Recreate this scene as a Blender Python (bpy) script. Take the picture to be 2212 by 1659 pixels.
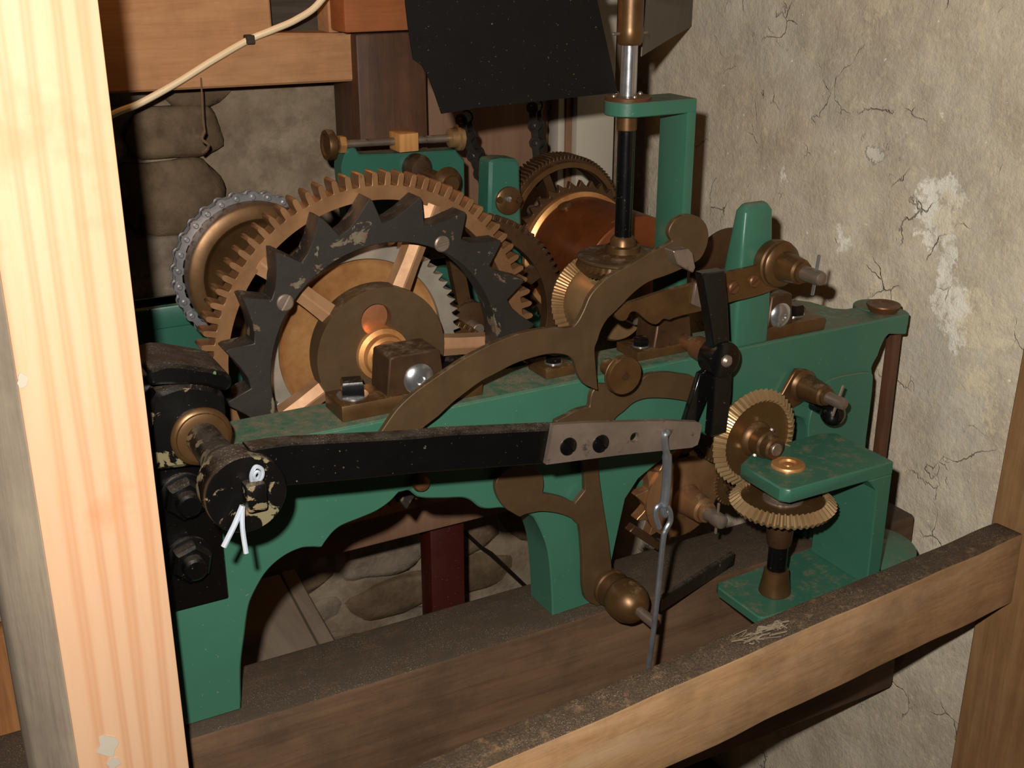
import bpy, bmesh, random
from math import *
from mathutils import Vector, Matrix, noise
random.seed(7)
for _o in list(bpy.data.objects): bpy.data.objects.remove(_o)
SC = bpy.context.scene; COL = SC.collection
# ---------------------------------------------------------------- camera
F = 2574.0; YAW, PIT = radians(28.88), radians(21.0)
FW = Vector((sin(YAW)*cos(PIT), cos(YAW)*cos(PIT), -sin(PIT))); RT = Vector((cos(YAW), -sin(YAW), 0)); UP = RT.cross(FW)
CAM = -FW*1.25 + Vector((0, 0, .997))
cd = bpy.data.cameras.new('camera'); cam = bpy.data.objects.new('camera', cd); COL.objects.link(cam)
cd.sensor_width = 36; cd.lens = F/2212*36; cd.clip_start = .02
M3 = Matrix((RT, UP, -FW)).transposed(); cam.matrix_world = Matrix.Translation(CAM) @ M3.to_4x4(); SC.camera = cam
# ---------------------------------------------------------------- light
wd = bpy.data.worlds.new('world'); SC.world = wd; wd.use_nodes = True
wd.node_tree.nodes['Background'].inputs[0].default_value = (1, .62, .36, 1); wd.node_tree.nodes['Background'].inputs[1].default_value = .007
def light(name, kind, loc, power, color, size, aim=None):
    l = bpy.data.lights.new(name, kind); l.energy = power; l.color = color
    if kind == 'AREA': l.shape = 'DISK'; l.size = size
    else: l.shadow_soft_size = size
    o = bpy.data.objects.new(name, l); COL.objects.link(o); o.location = loc
    if aim is not None: o.rotation_euler = (Vector(aim)-Vector(loc)).to_track_quat('-Z', 'Y').to_euler()
    return o
light('camera_flash', 'AREA', CAM - RT*.048 + UP*.07, 25.0, (1, .95, .86), .024, CAM + FW*2 + RT*.12 + UP*.1)
light('bulb', 'POINT', (-.19, .50, 1.60), 1.15, (1, .50, .17), .03)
SC.view_settings.view_transform = 'Standard'; SC.view_settings.look = 'None'; SC.view_settings.gamma = 1
SC.view_settings.use_curve_mapping = False; SC.view_settings.exposure = 0.0
# ---------------------------------------------------------------- pixel -> point on a real plane
def ray(x, y): return FW*F + RT*(x-1106) - UP*(y-829.5)
def aY(x, y, Y): d = ray(x, y); return CAM + d*((Y-CAM.y)/d.y)
def aZ(x, y, Z): d = ray(x, y); return CAM + d*((Z-CAM.z)/d.z)
def aX(x, y, X): d = ray(x, y); return CAM + d*((X-CAM.x)/d.x)
def tr(pts, Y): return [(p.x, p.z) for p in (aY(x, y, Y) for x, y in pts)]
def smooth(pts, n=4, ang=42):
    out = []; N = len(pts); P = [Vector(p) for p in pts]
    def corner(i):
        a = P[i]-P[i-1]; b = P[(i+1) % N]-P[i]
        return a.length < 1e-9 or b.length < 1e-9 or abs(a.angle(b)) > radians(ang)
    C = [corner(i) for i in range(N)]
    for i in range(N):
        p0, p1, p2, p3 = P[i-1], P[i], P[(i+1) % N], P[(i+2) % N]; L = (p2-p1).length
        def tan(a, b, c):
            v = c-a; return v.normalized()*L if v.length > 0 else v
        t1 = (p2-p1) if C[i] else tan(p0, p1, p2); t2 = (p2-p1) if C[(i+1) % N] else tan(p1, p2, p3)
        k = 1 if (C[i] and C[(i+1) % N]) else n
        for j in range(k):
            t = j/k; h = t*t
            out.append(tuple(p1*(2*h*t-3*h+1)+t1*(h*t-2*h+t)+p2*(-2*h*t+3*h)+t2*(h*t-h)))
    return out
WX = .634; WY = .74
# ---------------------------------------------------------------- materials
def lin(r, g, b): return tuple(((c/255)/12.92 if c <= 10 else (((c/255)+.055)/1.055)**2.4) for c in (r, g, b)) + (1,)
class NT:
    def __init__(s, name):
        s.m = bpy.data.materials.new(name); s.m.use_nodes = True; s.t = s.m.node_tree; s.b = s.t.nodes['Principled BSDF']
    def n(s, typ, **kw):
        nd = s.t.nodes.new('ShaderNode'+typ)
        for k, v in kw.items(): setattr(nd, k, v)
        return nd
    def l(s, a, b): s.t.links.new(a, b)
    def co(s, scale=(1, 1, 1), rot=(0, 0, 0)):
        tc = s.n('TexCoord'); mp = s.n('Mapping'); mp.inputs['Scale'].default_value = scale; mp.inputs['Rotation'].default_value = rot
        s.l(tc.outputs['Object'], mp.inputs[0]); return mp.outputs[0]
    def noise(s, co, scale, detail=5, rough=.6, dist=0):
        nd = s.n('TexNoise'); nd.inputs['Scale'].default_value = scale; nd.inputs['Detail'].default_value = detail
        nd.inputs['Roughness'].default_value = rough; nd.inputs['Distortion'].default_value = dist
        s.l(co, nd.inputs['Vector']); return nd.outputs['Fac']
    def ramp(s, fac, stops, interp='LINEAR'):
        r = s.n('ValToRGB'); r.color_ramp.interpolation = interp; e = r.color_ramp.elements
        while len(e) < len(stops): e.new(.5)
        for i, (p, c) in enumerate(stops): e[i].position = p; e[i].color = c if len(c) == 4 else tuple(c)+(1,)
        s.l(fac, r.inputs[0]); return r.outputs[0]
    def g(s, fac, a, b): return s.ramp(fac, [(a, (0, 0, 0, 1)), (b, (1, 1, 1, 1))])
    def mix(s, fac, a, b, mode='MIX'):
        m = s.n('MixRGB'); m.blend_type = mode
        for i, v in enumerate((fac, a, b)):
            if isinstance(v, (int, float)): m.inputs[i].default_value = v
            elif isinstance(v, tuple): m.inputs[i].default_value = v
            else: s.l(v, m.inputs[i])
        return m.outputs[0]
    def math(s, op, a, b=0.0):
        m = s.n('Math'); m.operation = op
        for i, v in enumerate((a, b)):
            if isinstance(v, (int, float)): m.inputs[i].default_value = v
            else: s.l(v, m.inputs[i])
        return m.outputs[0]
    def up(s, lo=.6, hi=.9):
        gm = s.n('NewGeometry'); sx = s.n('SeparateXYZ'); s.l(gm.outputs['Normal'], sx.inputs[0]); return s.g(sx.outputs['Z'], lo, hi)
    def bump(s, h, strength, dist=.002):
        b = s.n('Bump'); b.inputs['Strength'].default_value = strength; b.inputs['Distance'].default_value = dist
        s.l(h, b.inputs['Height']); s.l(b.outputs[0], s.b.inputs['Normal'])
    def set(s, col=None, rough=None, metal=0, spec=.5):
        for k, v in (('Base Color', col), ('Roughness', rough), ('Metallic', metal)):
            if v is None: continue
            if isinstance(v, (int, float, tuple)): s.b.inputs[k].default_value = v
            else: s.l(v, s.b.inputs[k])
        s.b.inputs['Specular IOR Level'].default_value = spec; return s.m
def dusty(s, col, co, amt, dcol=lin(104, 90, 70), gcol=lin(190, 170, 138)):
    """dust that has settled on faces looking up: coarse patches plus grains"""
    a = s.g(s.noise(co, 60, 6, .75), .62-amt*.45, .78-amt*.3); gr = s.math('MULTIPLY', s.g(s.noise(co, 800, 2, .6), .60, .70), s.g(s.noise(co, 24, 4), .38, .62))
    d = s.mix(gr, dcol, gcol); f = s.math('MULTIPLY', s.math('MULTIPLY', a, s.up()), s.math('ADD', .62, s.math('MULTIPLY', s.noise(co, 420, 3, .6), .5))); return s.mix(f, col, d), f
def paint(name, c1, c2, rough=.38, dust=.5, chips=None, chipthr=.66, chipscale=55, spec=.5, bump=.15, dcol=lin(104, 90, 70), gcol=lin(190, 170, 138)):
    s = NT(name); co = s.co(); col = s.mix(s.noise(co, 14, 4), c1, c2)
    sp = s.g(s.noise(co, 260, 2), .70, .76); col = s.mix(s.math('MULTIPLY', sp, .35), col, lin(150, 130, 105))
    rr = s.math('ADD', s.math('MULTIPLY', s.noise(co, 30), .18), rough-.09)
    if chips:
        f = s.g(s.noise(co, chipscale, 8, .62, .6), chipthr, chipthr+.02); cc = s.mix(s.g(s.noise(co, 40), .42, .58), chips[0], chips[1]); col = s.mix(f, col, cc)
        rr = s.mix(f, rr, (.8, .8, .8, 1))
    if dust: col, f2 = dusty(s, col, co, dust, dcol, gcol); rr = s.mix(f2, rr, (.95, .95, .95, 1))
    s.bump(s.noise(co, 45, 4), bump, .0015); return s.set(col, rr, 0, spec)
def metal(name, c1, c2, rough=.35, metallic=.8, dust=.15, scale=22, spots=None, bump=.08, dim=.62):
    s = NT(name); co = s.co(); c1 = tuple(v*dim for v in c1[:3])+(1,); c2 = tuple(v*dim for v in c2[:3])+(1,)
    col = s.mix(s.g(s.noise(co, scale, 6, .65), .35, .68), c1, c2)
    if spots: col = s.mix(s.g(s.noise(co, 70, 6, .7), .6, .68), col, spots)
    rr = s.math('ADD', s.math('MULTIPLY', s.noise(co, 48, 5), .25), rough-.12)
    if dust: col, f2 = dusty(s, col, co, dust); met = s.math('MULTIPLY', s.math('SUBTRACT', 1.0, f2), metallic); rr = s.mix(f2, rr, (.95, .95, .95, 1))
    else: met = metallic
    s.bump(s.noise(co, 160, 3), bump, .0006); return s.set(col, rr, met, .5)
def wood(name, c1, c2, c3, axis='Z', ring=26, rough=.7, dust=0, dirt=.25, bump=.3, dirtcol=None, fine=1.0, wave=.3, dcol=lin(104, 90, 70), gcol=lin(190, 170, 138)):
    s = NT(name); st = {'X': (.07, 1, 1), 'Z': (1, 1, .06), 'Y': (1, .07, 1)}[axis]; co = s.co(st); c0 = s.co()
    n1 = s.noise(co, ring, 5, .6, .5); n2 = s.noise(co, 210*fine, 6, .72)
    w = s.n('TexWave'); w.wave_type = 'BANDS'; w.bands_direction = 'DIAGONAL'; w.inputs['Scale'].default_value = ring*.45; w.inputs['Distortion'].default_value = 9
    w.inputs['Detail'].default_value = 4; w.inputs['Detail Scale'].default_value = .5; s.l(co, w.inputs['Vector'])
    col = s.mix(s.math('MULTIPLY', s.g(w.outputs['Fac'], .35, 1.0), wave), c1, c2); col = s.mix(s.math('MULTIPLY', s.g(n2, .42, .68), .55), col, c2); col = s.mix(s.math('MULTIPLY', s.g(n1, .46, .66), .7), col, c3)
    col = s.mix(s.math('MULTIPLY', s.g(s.noise(c0, 7, 7, .7), .44, .68), dirt), col, dirtcol or lin(30, 22, 16))
    col = s.mix(s.math('MULTIPLY', s.g(s.noise(c0, 320, 3, .6), .62, .72), dirt*.6), col, c3)
    rr = rough
    if dust: col, f = dusty(s, col, c0, dust, dcol, gcol)
    s.bump(s.math('ADD', n2, s.math('MULTIPLY', w.outputs['Fac'], .2)), bump, .0012); return s.set(col, rr, 0, .3)
def pine():
    s = NT('fresh_pine'); co = s.co((1, 1, .05)); c0 = s.co()
    w = s.n('TexWave'); w.wave_type = 'BANDS'; w.bands_direction = 'X'; w.inputs['Scale'].default_value = 15; w.inputs['Distortion'].default_value = 6.5
    w.inputs['Detail'].default_value = 2; w.inputs['Detail Scale'].default_value = 1.1; s.l(co, w.inputs['Vector'])
    col = s.mix(s.noise(co, 25, 4), lin(188, 148, 116), lin(200, 163, 132))
    col = s.mix(s.ramp(w.outputs['Fac'], [(0, (0, 0, 0, 1)), (.45, (.04, .04, .04, 1)), (.9, (.5, .5, .5, 1)), (1, (.35, .35, .35, 1))]), col, lin(172, 118, 80))
    col = s.mix(s.math('MULTIPLY', s.g(s.noise(co, 190, 4), .5, .7), .25), col, lin(190, 136, 88))
    col = s.mix(s.math('MULTIPLY', s.g(s.noise(c0, 12, 5), .56, .7), .45), col, lin(196, 120, 76)); s.bump(s.noise(co, 200, 4), .15, .001); return s.set(col, .6, 0, .3)
G = paint('green_paint', lin(46, 88, 70), lin(55, 98, 80), .34, .56)
GL = paint('green_paint_cleaner', lin(44, 86, 68), lin(53, 96, 78), .34, .26)
GB = paint('green_paint_rear', lin(38, 84, 70), lin(46, 92, 77), .34, .4)
BLK = paint('black_enamel', lin(5, 4, 4), lin(10, 9, 8), .28, .72, (lin(96, 76, 58), lin(80, 104, 74)), .675, 42, .4, .3, dcol=lin(54, 44, 35), gcol=lin(176, 150, 120))
BLKC = paint('chipped_black_enamel', lin(6, 5, 5), lin(12, 10, 9), .3, .72, (lin(112, 86, 62), lin(100, 92, 66)), .55, 40, .4, .3, dcol=lin(54, 44, 35), gcol=lin(176, 150, 120))
BLKS = paint('black_shaft_paint', lin(8, 8, 8), lin(13, 12, 11), .22, .2, (lin(150, 146, 126), lin(110, 108, 92)), .735, 120)
IRON = paint('dark_cast_iron', lin(28, 24, 21), lin(48, 41, 36), .55, .45, (lin(92, 68, 50), lin(100, 92, 72)), .595, 42, .5, .35, dcol=lin(54, 44, 35), gcol=lin(176, 150, 120))
IRON.node_tree.nodes['Principled BSDF'].inputs['Metallic'].default_value = .35
VANE = paint('black_sheet', lin(6, 5, 4), lin(10, 8, 7), .6, 0, (lin(80, 72, 60), lin(70, 64, 52)), .74, 150, .25, .2)
BR = metal('aged_brass', lin(104, 74, 44), lin(132, 96, 58), .40, .62, .25)
BRL = metal('dull_lever_brass', lin(88, 66, 42), lin(102, 78, 50), .48, .3, .3)
BRT = metal('bright_brass', lin(172, 134, 92), lin(196, 158, 112), .38, .68, .1, dim=.8)
BRG = metal('golden_brass', lin(216, 162, 104), lin(170, 112, 64), .40, .65, 0, dim=1.0)
BRD = metal('dark_dirty_brass', lin(80, 56, 36), lin(102, 72, 46), .45, .5, .35, spots=lin(50, 37, 26))
COP = metal('copper', lin(150, 82, 42), lin(120, 62, 30), .38, .6, .05, dim=.68)
RST = metal('rusty_brown_bronze', lin(112, 72, 46), lin(138, 92, 60), .45, .5, .25)
BRS = metal('spoke_brass', lin(176, 134, 98), lin(150, 110, 78), .55, .4, 0, dim=.85)
PLUG = metal('coppery_plug', lin(176, 118, 82), lin(150, 92, 60), .35, .6, 0, dim=1.0)
RIM = metal('rim_bronze', lin(150, 108, 72), lin(176, 130, 90), .40, .62, .2, spots=lin(120, 84, 58), dim=.72)
CRW = metal('crown_wheel_brass', lin(150, 112, 70), lin(128, 92, 54), .30, .75, .06, dim=.72)
TTH = metal('worn_bright_teeth', lin(186, 158, 118), lin(160, 128, 88), .32, .6, 0, dim=.85)
STL = metal('bright_steel', lin(170, 170, 172), lin(205, 205, 208), .25, .9, 0, dim=1.0)
STD = metal('grey_steel', lin(124, 108, 96), lin(150, 132, 118), .4, .7, .15, spots=lin(88, 78, 74), dim=1.0)
STW = metal('wire_steel', lin(130, 134, 140), lin(172, 176, 182), .3, .85, 0, dim=1.0)
PINS = metal('new_wire_steel', lin(190, 198, 210), lin(170, 178, 190), .3, .35, 0, dim=1.0)
CHN = metal('chain_steel', lin(112, 110, 112), lin(140, 137, 138), .38, .7, .1, dim=1.0)
CHD = metal('dark_chain_steel', lin(46, 40, 36), lin(66, 58, 52), .45, .6, .1)
PINE = pine()
GREYW = wood('weathered_grey_wood', lin(142, 128, 112), lin(108, 96, 84), lin(154, 140, 122), 'Z', 40, .85, 0, .25)
BROWNP = wood('brown_plank_wood', lin(130, 84, 46), lin(92, 56, 30), lin(150, 104, 60), 'Z', 70, .8, 0, .2)
BEAMW = wood('old_brown_beam', lin(90, 65, 45), lin(60, 43, 30), lin(102, 78, 57), 'X', 40, .75, .95, .5, .35, None, 1, .2, lin(58, 50, 41), lin(150, 134, 110))
RAILW = wood('rail_wood', lin(168, 130, 92), lin(132, 98, 66), lin(172, 142, 112), 'X', 36, .75, 1.05, .5, .3, lin(72, 54, 38), 1, .2, lin(46, 40, 34), lin(170, 158, 140))
DUSTW = wood('sooty_wood', lin(50, 42, 35), lin(34, 28, 24), lin(66, 56, 46), 'X', 60, .85, .55, .4, .3)
OAK = wood('pale_oak', lin(170, 124, 86), lin(144, 101, 66), lin(178, 134, 94), 'X', 36, .75, 0, .4, .3, lin(92, 62, 42), 1, .2)
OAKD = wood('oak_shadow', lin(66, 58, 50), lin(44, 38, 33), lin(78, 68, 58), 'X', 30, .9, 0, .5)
REDW = wood('red_brown_timber', lin(146, 82, 44), lin(124, 66, 34), lin(154, 92, 52), 'X', 40, .6, 0, .2, .2, None, 1, .15)
DARKP = wood('dark_stained_post', lin(84, 54, 37), lin(56, 36, 25), lin(94, 64, 46), 'Z', 40, .55, 0, .45, .2)
PLY = wood('pinkish_board', lin(122, 90, 70), lin(110, 80, 60), lin(128, 98, 78), 'Z', 30, .8, 0, .15, .2, None, 1, .1)
WHT = paint('white_paint', lin(180, 170, 156), lin(164, 154, 140), .6, 0, (lin(110, 100, 90), lin(140, 130, 118)), .70, 70)
REDP = paint('dark_red_paint', lin(62, 13, 8), lin(50, 10, 6), .45, .2)
BLOCKW = wood('light_block_wood', lin(178, 126, 70), lin(140, 92, 46), lin(190, 140, 84), 'Z', 60, .7, 0, .15)
CABLE = paint('white_pvc', lin(232, 208, 172), lin(222, 196, 160), .45, 0)
STRG = paint('string', lin(120, 92, 66), lin(90, 66, 46), .9, 0)
DUSTBOARD = wood('dusty_pale_board', lin(140, 122, 104), lin(124, 108, 92), lin(150, 134, 116), 'Y', 30, .9, 0, .2)
SHAV = paint('wood_shaving', lin(140, 124, 102), lin(96, 84, 68), .9, 0)
def plaster():
    s = NT('old_plaster'); co = s.co()
    a = s.noise(co, 3.2, 8, .62); b = s.noise(co, 17, 8, .7)
    col = s.mix(s.g(a, .35, .66), lin(181, 167, 149), lin(207, 197, 178)); col = s.mix(s.math('MULTIPLY', s.g(b, .42, .68), .5), col, lin(156, 140, 120))
    col = s.mix(s.math('MULTIPLY', s.g(s.noise(co, 75, 6, .75), .50, .64), .5), col, lin(216, 200, 168))
    # lower, lime-washed paler zone and flaked white patches
    sx = s.n('SeparateXYZ'); s.l(co, sx.inputs[0])
    low = s.math('ADD', s.math('MULTIPLY', sx.outputs['Z'], -1.6), s.math('ADD', s.math('MULTIPLY', s.noise(co, 6, 6), 1.1), s.math('MULTIPLY', sx.outputs['Y'], -1.0)))
    zone = s.g(low, 0.55, 1.05)
    col = s.mix(s.math('MULTIPLY', zone, .75), col, s.mix(s.noise(co, 14, 7, .7), lin(176, 170, 156), lin(222, 215, 196)))
    w = s.g(s.noise(co, 7.5, 9, .68, .4), .645, .665); wz = s.math('ADD', .35, zone); col = s.mix(s.math('MULTIPLY', w, wz), col, lin(240, 236, 222))
    w2 = s.g(s.noise(co, 46, 6, .68), .675, .69); col = s.mix(s.math('MULTIPLY', w2, .9), col, lin(240, 236, 222))
    gm = s.n('NewGeometry'); nv = s.n('TexNoise'); nv.inputs['Scale'].default_value = 28; nv.inputs['Detail'].default_value = 7; nv.inputs['Roughness'].default_value = .72; s.l(gm.outputs['Position'], nv.inputs['Vector'])
    vm = s.n('VectorMath'); vm.operation = 'MULTIPLY_ADD'; s.l(nv.outputs['Color'], vm.inputs[0]); vm.inputs[1].default_value = (.10, .10, .10); s.l(gm.outputs['Position'], vm.inputs[2])
    brk = s.g(s.noise(co, 44, 7, .75), .40, .52)
    for (px_, py_, r, cc) in ((2030, 420, .028, 0), (2008, 440, .026, 0), (2025, 500, .028, 0), (2045, 470, .030, 1), (2050, 545, .022, 0), (2040, 590, .016, 0), (1820, 515, .013, 0), (1995, 512, .011, 0), (1905, 640, .030, 1), (2050, 650, .030, 0), (2065, 720, .026, 0), (2130, 690, .040, 1), (2110, 860, .038, 1), (2000, 770, .05, 2), (1700, 375, .009, 0), (1890, 10, .026, 1), (2075, 900, .04, 2), (1650, 285, .010, 1)):
        q = aX(px_, py_, WX); sb_ = s.n('VectorMath'); sb_.operation = 'DISTANCE'; s.l(vm.outputs[0], sb_.inputs[0]); sb_.inputs[1].default_value = (WX+.05, q.y+.05, q.z+.05)
        mk = s.ramp(sb_.outputs['Value'], [(0, (1, 1, 1, 1)), (r*.97, (1, 1, 1, 1)), (r*1.05, (0, 0, 0, 1))]); mk = s.math('MULTIPLY', mk, brk); col = s.mix(s.math('MULTIPLY', mk, (.9, .6, .5)[cc]), col, (lin(236, 232, 218), lin(222, 206, 176), lin(186, 182, 172))[cc])
    # cracks
    nz = s.n('TexNoise'); nz.inputs['Scale'].default_value = 9; nz.inputs['Detail'].default_value = 7; s.l(co, nz.inputs['Vector'])
    va = s.n('VectorMath'); va.operation = 'MULTIPLY_ADD'; s.l(nz.outputs['Color'], va.inputs[0]); va.inputs[1].default_value = (.13, .13, .13); s.l(co, va.inputs[2])
    v = s.n('TexVoronoi'); v.feature = 'DISTANCE_TO_EDGE'; v.inputs['Scale'].default_value = 9.5; s.l(va.outputs[0], v.inputs['Vector'])
    cr = s.ramp(v.outputs['Distance'], [(0, (1, 1, 1, 1)), (.003, (.9, .9, .9, 1)), (.0095, (0, 0, 0, 1))]); msk = s.g(s.noise(co, 7.5, 3), .53, .63)
    crm = s.math('MULTIPLY', cr, msk); col = s.mix(s.math('MULTIPLY', crm, .62), col, lin(84, 78, 74))
    h = s.math('SUBTRACT', s.math('ADD', s.math('ADD', s.math('MULTIPLY', b, .9), s.math('MULTIPLY', s.noise(co, 130, 5, .7), .5)), s.math('MULTIPLY', w, .5)), s.math('MULTIPLY', crm, 1.0))
    s.bump(h, .7, .006); return s.set(col, .95, 0, .15)
def stonem(name, c1, c2, c3):
    s = NT(name); co = s.co(); a = s.noise(co, 6, 8, .65); col = s.mix(s.g(a, .35, .65), c1, c2)
    col = s.mix(s.math('MULTIPLY', s.g(s.noise(co, 22, 7, .7), .45, .66), .6), col, c3); col = s.mix(s.g(s.noise(co, 4.0, 5, .6), .58, .64), col, lin(164, 152, 138))
    s.bump(s.noise(co, 35, 8, .7), .6, .008); return s.set(col, .95, 0, .15)
PLAS = plaster()
STONES = [stonem('rubble_stone_brown', lin(92, 74, 56), lin(128, 108, 86), lin(66, 52, 40)), stonem('rubble_stone_grey', lin(112, 98, 84), lin(144, 130, 114), lin(74, 62, 52))]
MORT = stonem('lime_mortar', lin(118, 100, 82), lin(156, 140, 120), lin(92, 76, 60)); FLR = stonem('dirt_floor', lin(70, 58, 46), lin(90, 76, 60), lin(50, 40, 32))
# ---------------------------------------------------------------- objects
ORG = {}
def tag(o, label=None, cat=None, group=None, kind=None):
    for k, v in (('label', label), ('category', cat), ('group', group), ('kind', kind)):
        if v: o[k] = v
    return o
def thing(name, loc, label, cat, group=None):
    o = bpy.data.objects.new(name, None); COL.objects.link(o); o.empty_display_size = .02; o.location = loc; ORG[o] = Vector(loc); return tag(o, label, cat, group)
def obj(name, bm, mat, parent=None, label=None, cat=None, group=None, kind=None, ang=35):
    bmesh.ops.recalc_face_normals(bm, faces=bm.faces)
    me = bpy.data.meshes.new(name)
    if parent is None:
        xs = [v.co for v in bm.verts]; org = Vector(((min(v.x for v in xs)+max(v.x for v in xs))/2, (min(v.y for v in xs)+max(v.y for v in xs))/2, min(v.z for v in xs)))
    else: org = None
    o = bpy.data.objects.new(name, me); COL.objects.link(o)
    if parent is None: base = org; o.location = org; ORG[o] = org
    else: base = ORG[parent]; o.parent = parent; ORG[o] = base.copy()
    bmesh.ops.translate(bm, verts=bm.verts, vec=-base); bm.to_mesh(me); bm.free()
    me.materials.append(mat)
    for p in me.polygons: p.use_smooth = True
    me.set_sharp_from_angle(angle=radians(ang)); return tag(o, label, cat, group, kind)
def dup(o, vec=None, parent=None, mw=None):
    c = o.copy(); COL.objects.link(c); c.parent = parent
    if mw is not None: c.matrix_basis = mw
    return c
B = bmesh.new
def bev(bm, w, seg=2, ang=30, verts=None):
    if w <= 0: return
    es = [e for e in bm.edges if len(e.link_faces) == 2 and e.calc_face_angle(0) > radians(ang) and (verts is None or e.verts[0] in verts)]
    if es: bmesh.ops.bevel(bm, geom=es, offset=w, segments=seg, affect='EDGES', profile=.5, clamp_overlap=True)
def box(bm, x0, x1, y0, y1, z0, z1, w=0, rot=None, tw=None):
    vs = [bm.verts.new((x, y, z)) for x in (x0, x1) for y in (y0, y1) for z in (z0, z1)]
    for f in ((0, 1, 3, 2), (4, 6, 7, 5), (0, 4, 5, 1), (2, 3, 7, 6), (0, 2, 6, 4), (1, 5, 7, 3)): bm.faces.new([vs[i] for i in f])
    if w: 
        bmesh.ops.recalc_face_normals(bm, faces=bm.faces); bev(bm, w, 2, 30, set(vs))
    return bm
def prism(bm, pts, y0, y1, w=0, axis='Y', holes=()):
    """outline in a plane, given real thickness; pts (x,z) for axis Y, (x,y) for Z, (y,z) for X"""
    def P(a, b, t): return {'Y': (a, t, b), 'Z': (a, b, t), 'X': (t, a, b)}[axis]
    loops = [pts]+list(holes); sides = []
    for t in (y0, y1):
        es = []; lv = []
        for lp in loops:
            vs = [bm.verts.new(P(a, b, t)) for a, b in lp]; lv.append(vs)
            if holes: es += [bm.edges.new((vs[i], vs[(i+1) % len(vs)])) for i in range(len(vs))]
        if holes: bmesh.ops.triangle_fill(bm, use_beauty=True, use_dissolve=False, edges=es)
        else: bm.faces.new(lv[0])
        sides.append(lv)
    for a, b in zip(*sides):
        for i in range(len(a)): bm.faces.new((a[i], a[(i+1) % len(a)], b[(i+1) % len(a)], b[i]))
    bmesh.ops.recalc_face_normals(bm, faces=bm.faces)
    if w and not holes: bev(bm, w, 1, 50)
    if not holes:
        big = [f for f in bm.faces if len(f.verts) > 4]; bmesh.ops.triangulate(bm, faces=big, ngon_method='EAR_CLIP')
    return bm
def frame_of(d):
    d = Vector(d).normalized(); a = Vector((0, 0, 1)) if abs(d.z) < .9 else Vector((1, 0, 0)); u = d.cross(a).normalized(); return d, u, d.cross(u)
def lathe(bm, o, d, prof, n=32, cap=True):
    """prof: (distance along d, radius)"""
    d, u, v = frame_of(d); o = Vector(o); rings = []
    for t, r in prof:
        rings.append([bm.verts.new(o+d*t+(u*cos(2*pi*i/n)+v*sin(2*pi*i/n))*max(r, 1e-5)) for i in range(n)])
    for a, b in zip(rings, rings[1:]):
        for i in range(n): bm.faces.new((a[i], a[(i+1) % n], b[(i+1) % n], b[i]))
    if cap:
        bm.faces.new(rings[0]); bm.faces.new(rings[-1])
    return bm
def rodp(r, a, b, e=.0008): return [(a, r-e), (a+e, r), (b-e, r), (b, r-e)]
def tube(bm, pts, r, n=10, cap=True):
    pts = [Vector(p) for p in pts]; rings = []; N = len(pts); pu = None
    for i, p in enumerate(pts):
        d = (pts[min(i+1, N-1)]-pts[max(i-1, 0)]).normalized()
        if pu is None: _, u, _ = frame_of(d)
        else: u = (pu-d*pu.dot(d)).normalized()
        pu = u; v = d.cross(u); rr = r[i] if isinstance(r, (list, tuple)) else r
        rings.append([bm.verts.new(p+(u*cos(2*pi*k/n)+v*sin(2*pi*k/n))*rr) for k in range(n)])
    for a, b in zip(rings, rings[1:]):
        for k in range(n): bm.faces.new((a[k], a[(k+1) % n], b[(k+1) % n], b[k]))
    if cap: bm.faces.new(rings[0]); bm.faces.new(rings[-1])
    return bm
def spline(P, n=8):
    P = [Vector(p) for p in P]; out = []
    for i in range(len(P)-1):
        p0, p1, p2, p3 = P[max(i-1, 0)], P[i], P[i+1], P[min(i+2, len(P)-1)]
        for j in range(n):
            t = j/n; out.append(.5*((2*p1)+(p2-p0)*t+(2*p0-5*p1+4*p2-p3)*t*t+(3*p1-p0-3*p2+p3)*t**3))
    return out+[P[-1]]
def ring(bm, outer, rin, c, y0, y1, w=0):
    """annulus in the XZ plane; outer = [(angle, radius)]; rin a radius"""
    L = []
    for y in (y0, y1):
        L.append(([bm.verts.new((c[0]+r*cos(a), y, c[1]+r*sin(a))) for a, r in outer], [bm.verts.new((c[0]+rin*cos(a), y, c[1]+rin*sin(a))) for a, r in outer]))
    n = len(outer)
    for i in range(n):
        j = (i+1) % n
        for k in (0, 1): bm.faces.new((L[k][0][i], L[k][0][j], L[k][1][j], L[k][1][i]))
        for k in (0, 1): bm.faces.new((L[0][k][i], L[0][k][j], L[1][k][j], L[1][k][i]))
    bmesh.ops.recalc_face_normals(bm, faces=bm.faces)
    if w: bev(bm, w, 1, 50)
    return bm
def spur(N, rt, rr, ph=0, fill=.46):
    o = []; s = 2*pi/N
    for k in range(N):
        a = ph+k*s; h = s*fill/2
        for da, r in ((-h*1.06, rr), (-h, rr+(rt-rr)*.65), (-h*.72, rt-(rt-rr)*.12), (0, rt), (h*.72, rt-(rt-rr)*.12), (h, rr+(rt-rr)*.65), (h*1.06, rr), (s/2, rr-(rt-rr)*.03)): o.append((a+da, r))
    return o
def saw(N, rt, rr, ph, lean=1, rise=.76):
    """hooked ratchet teeth: long hollow rise, short drop"""
    o = []; s = 2*pi/N
    for k in range(N):
        t0 = ph+k*s
        for f in (0, .3, .6, .85, 1): o.append((t0-lean*s*rise*(1-f), rr+(rt-rr)*f**1.9))
        o.append((t0+lean*s*.05, rt-(rt-rr)*.12)); o.append((t0+lean*s*.13, rr+(rt-rr)*.45))
    return sorted(o)
def circ(r, n=48): return [(2*pi*i/n, r) for i in range(n)]
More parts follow.
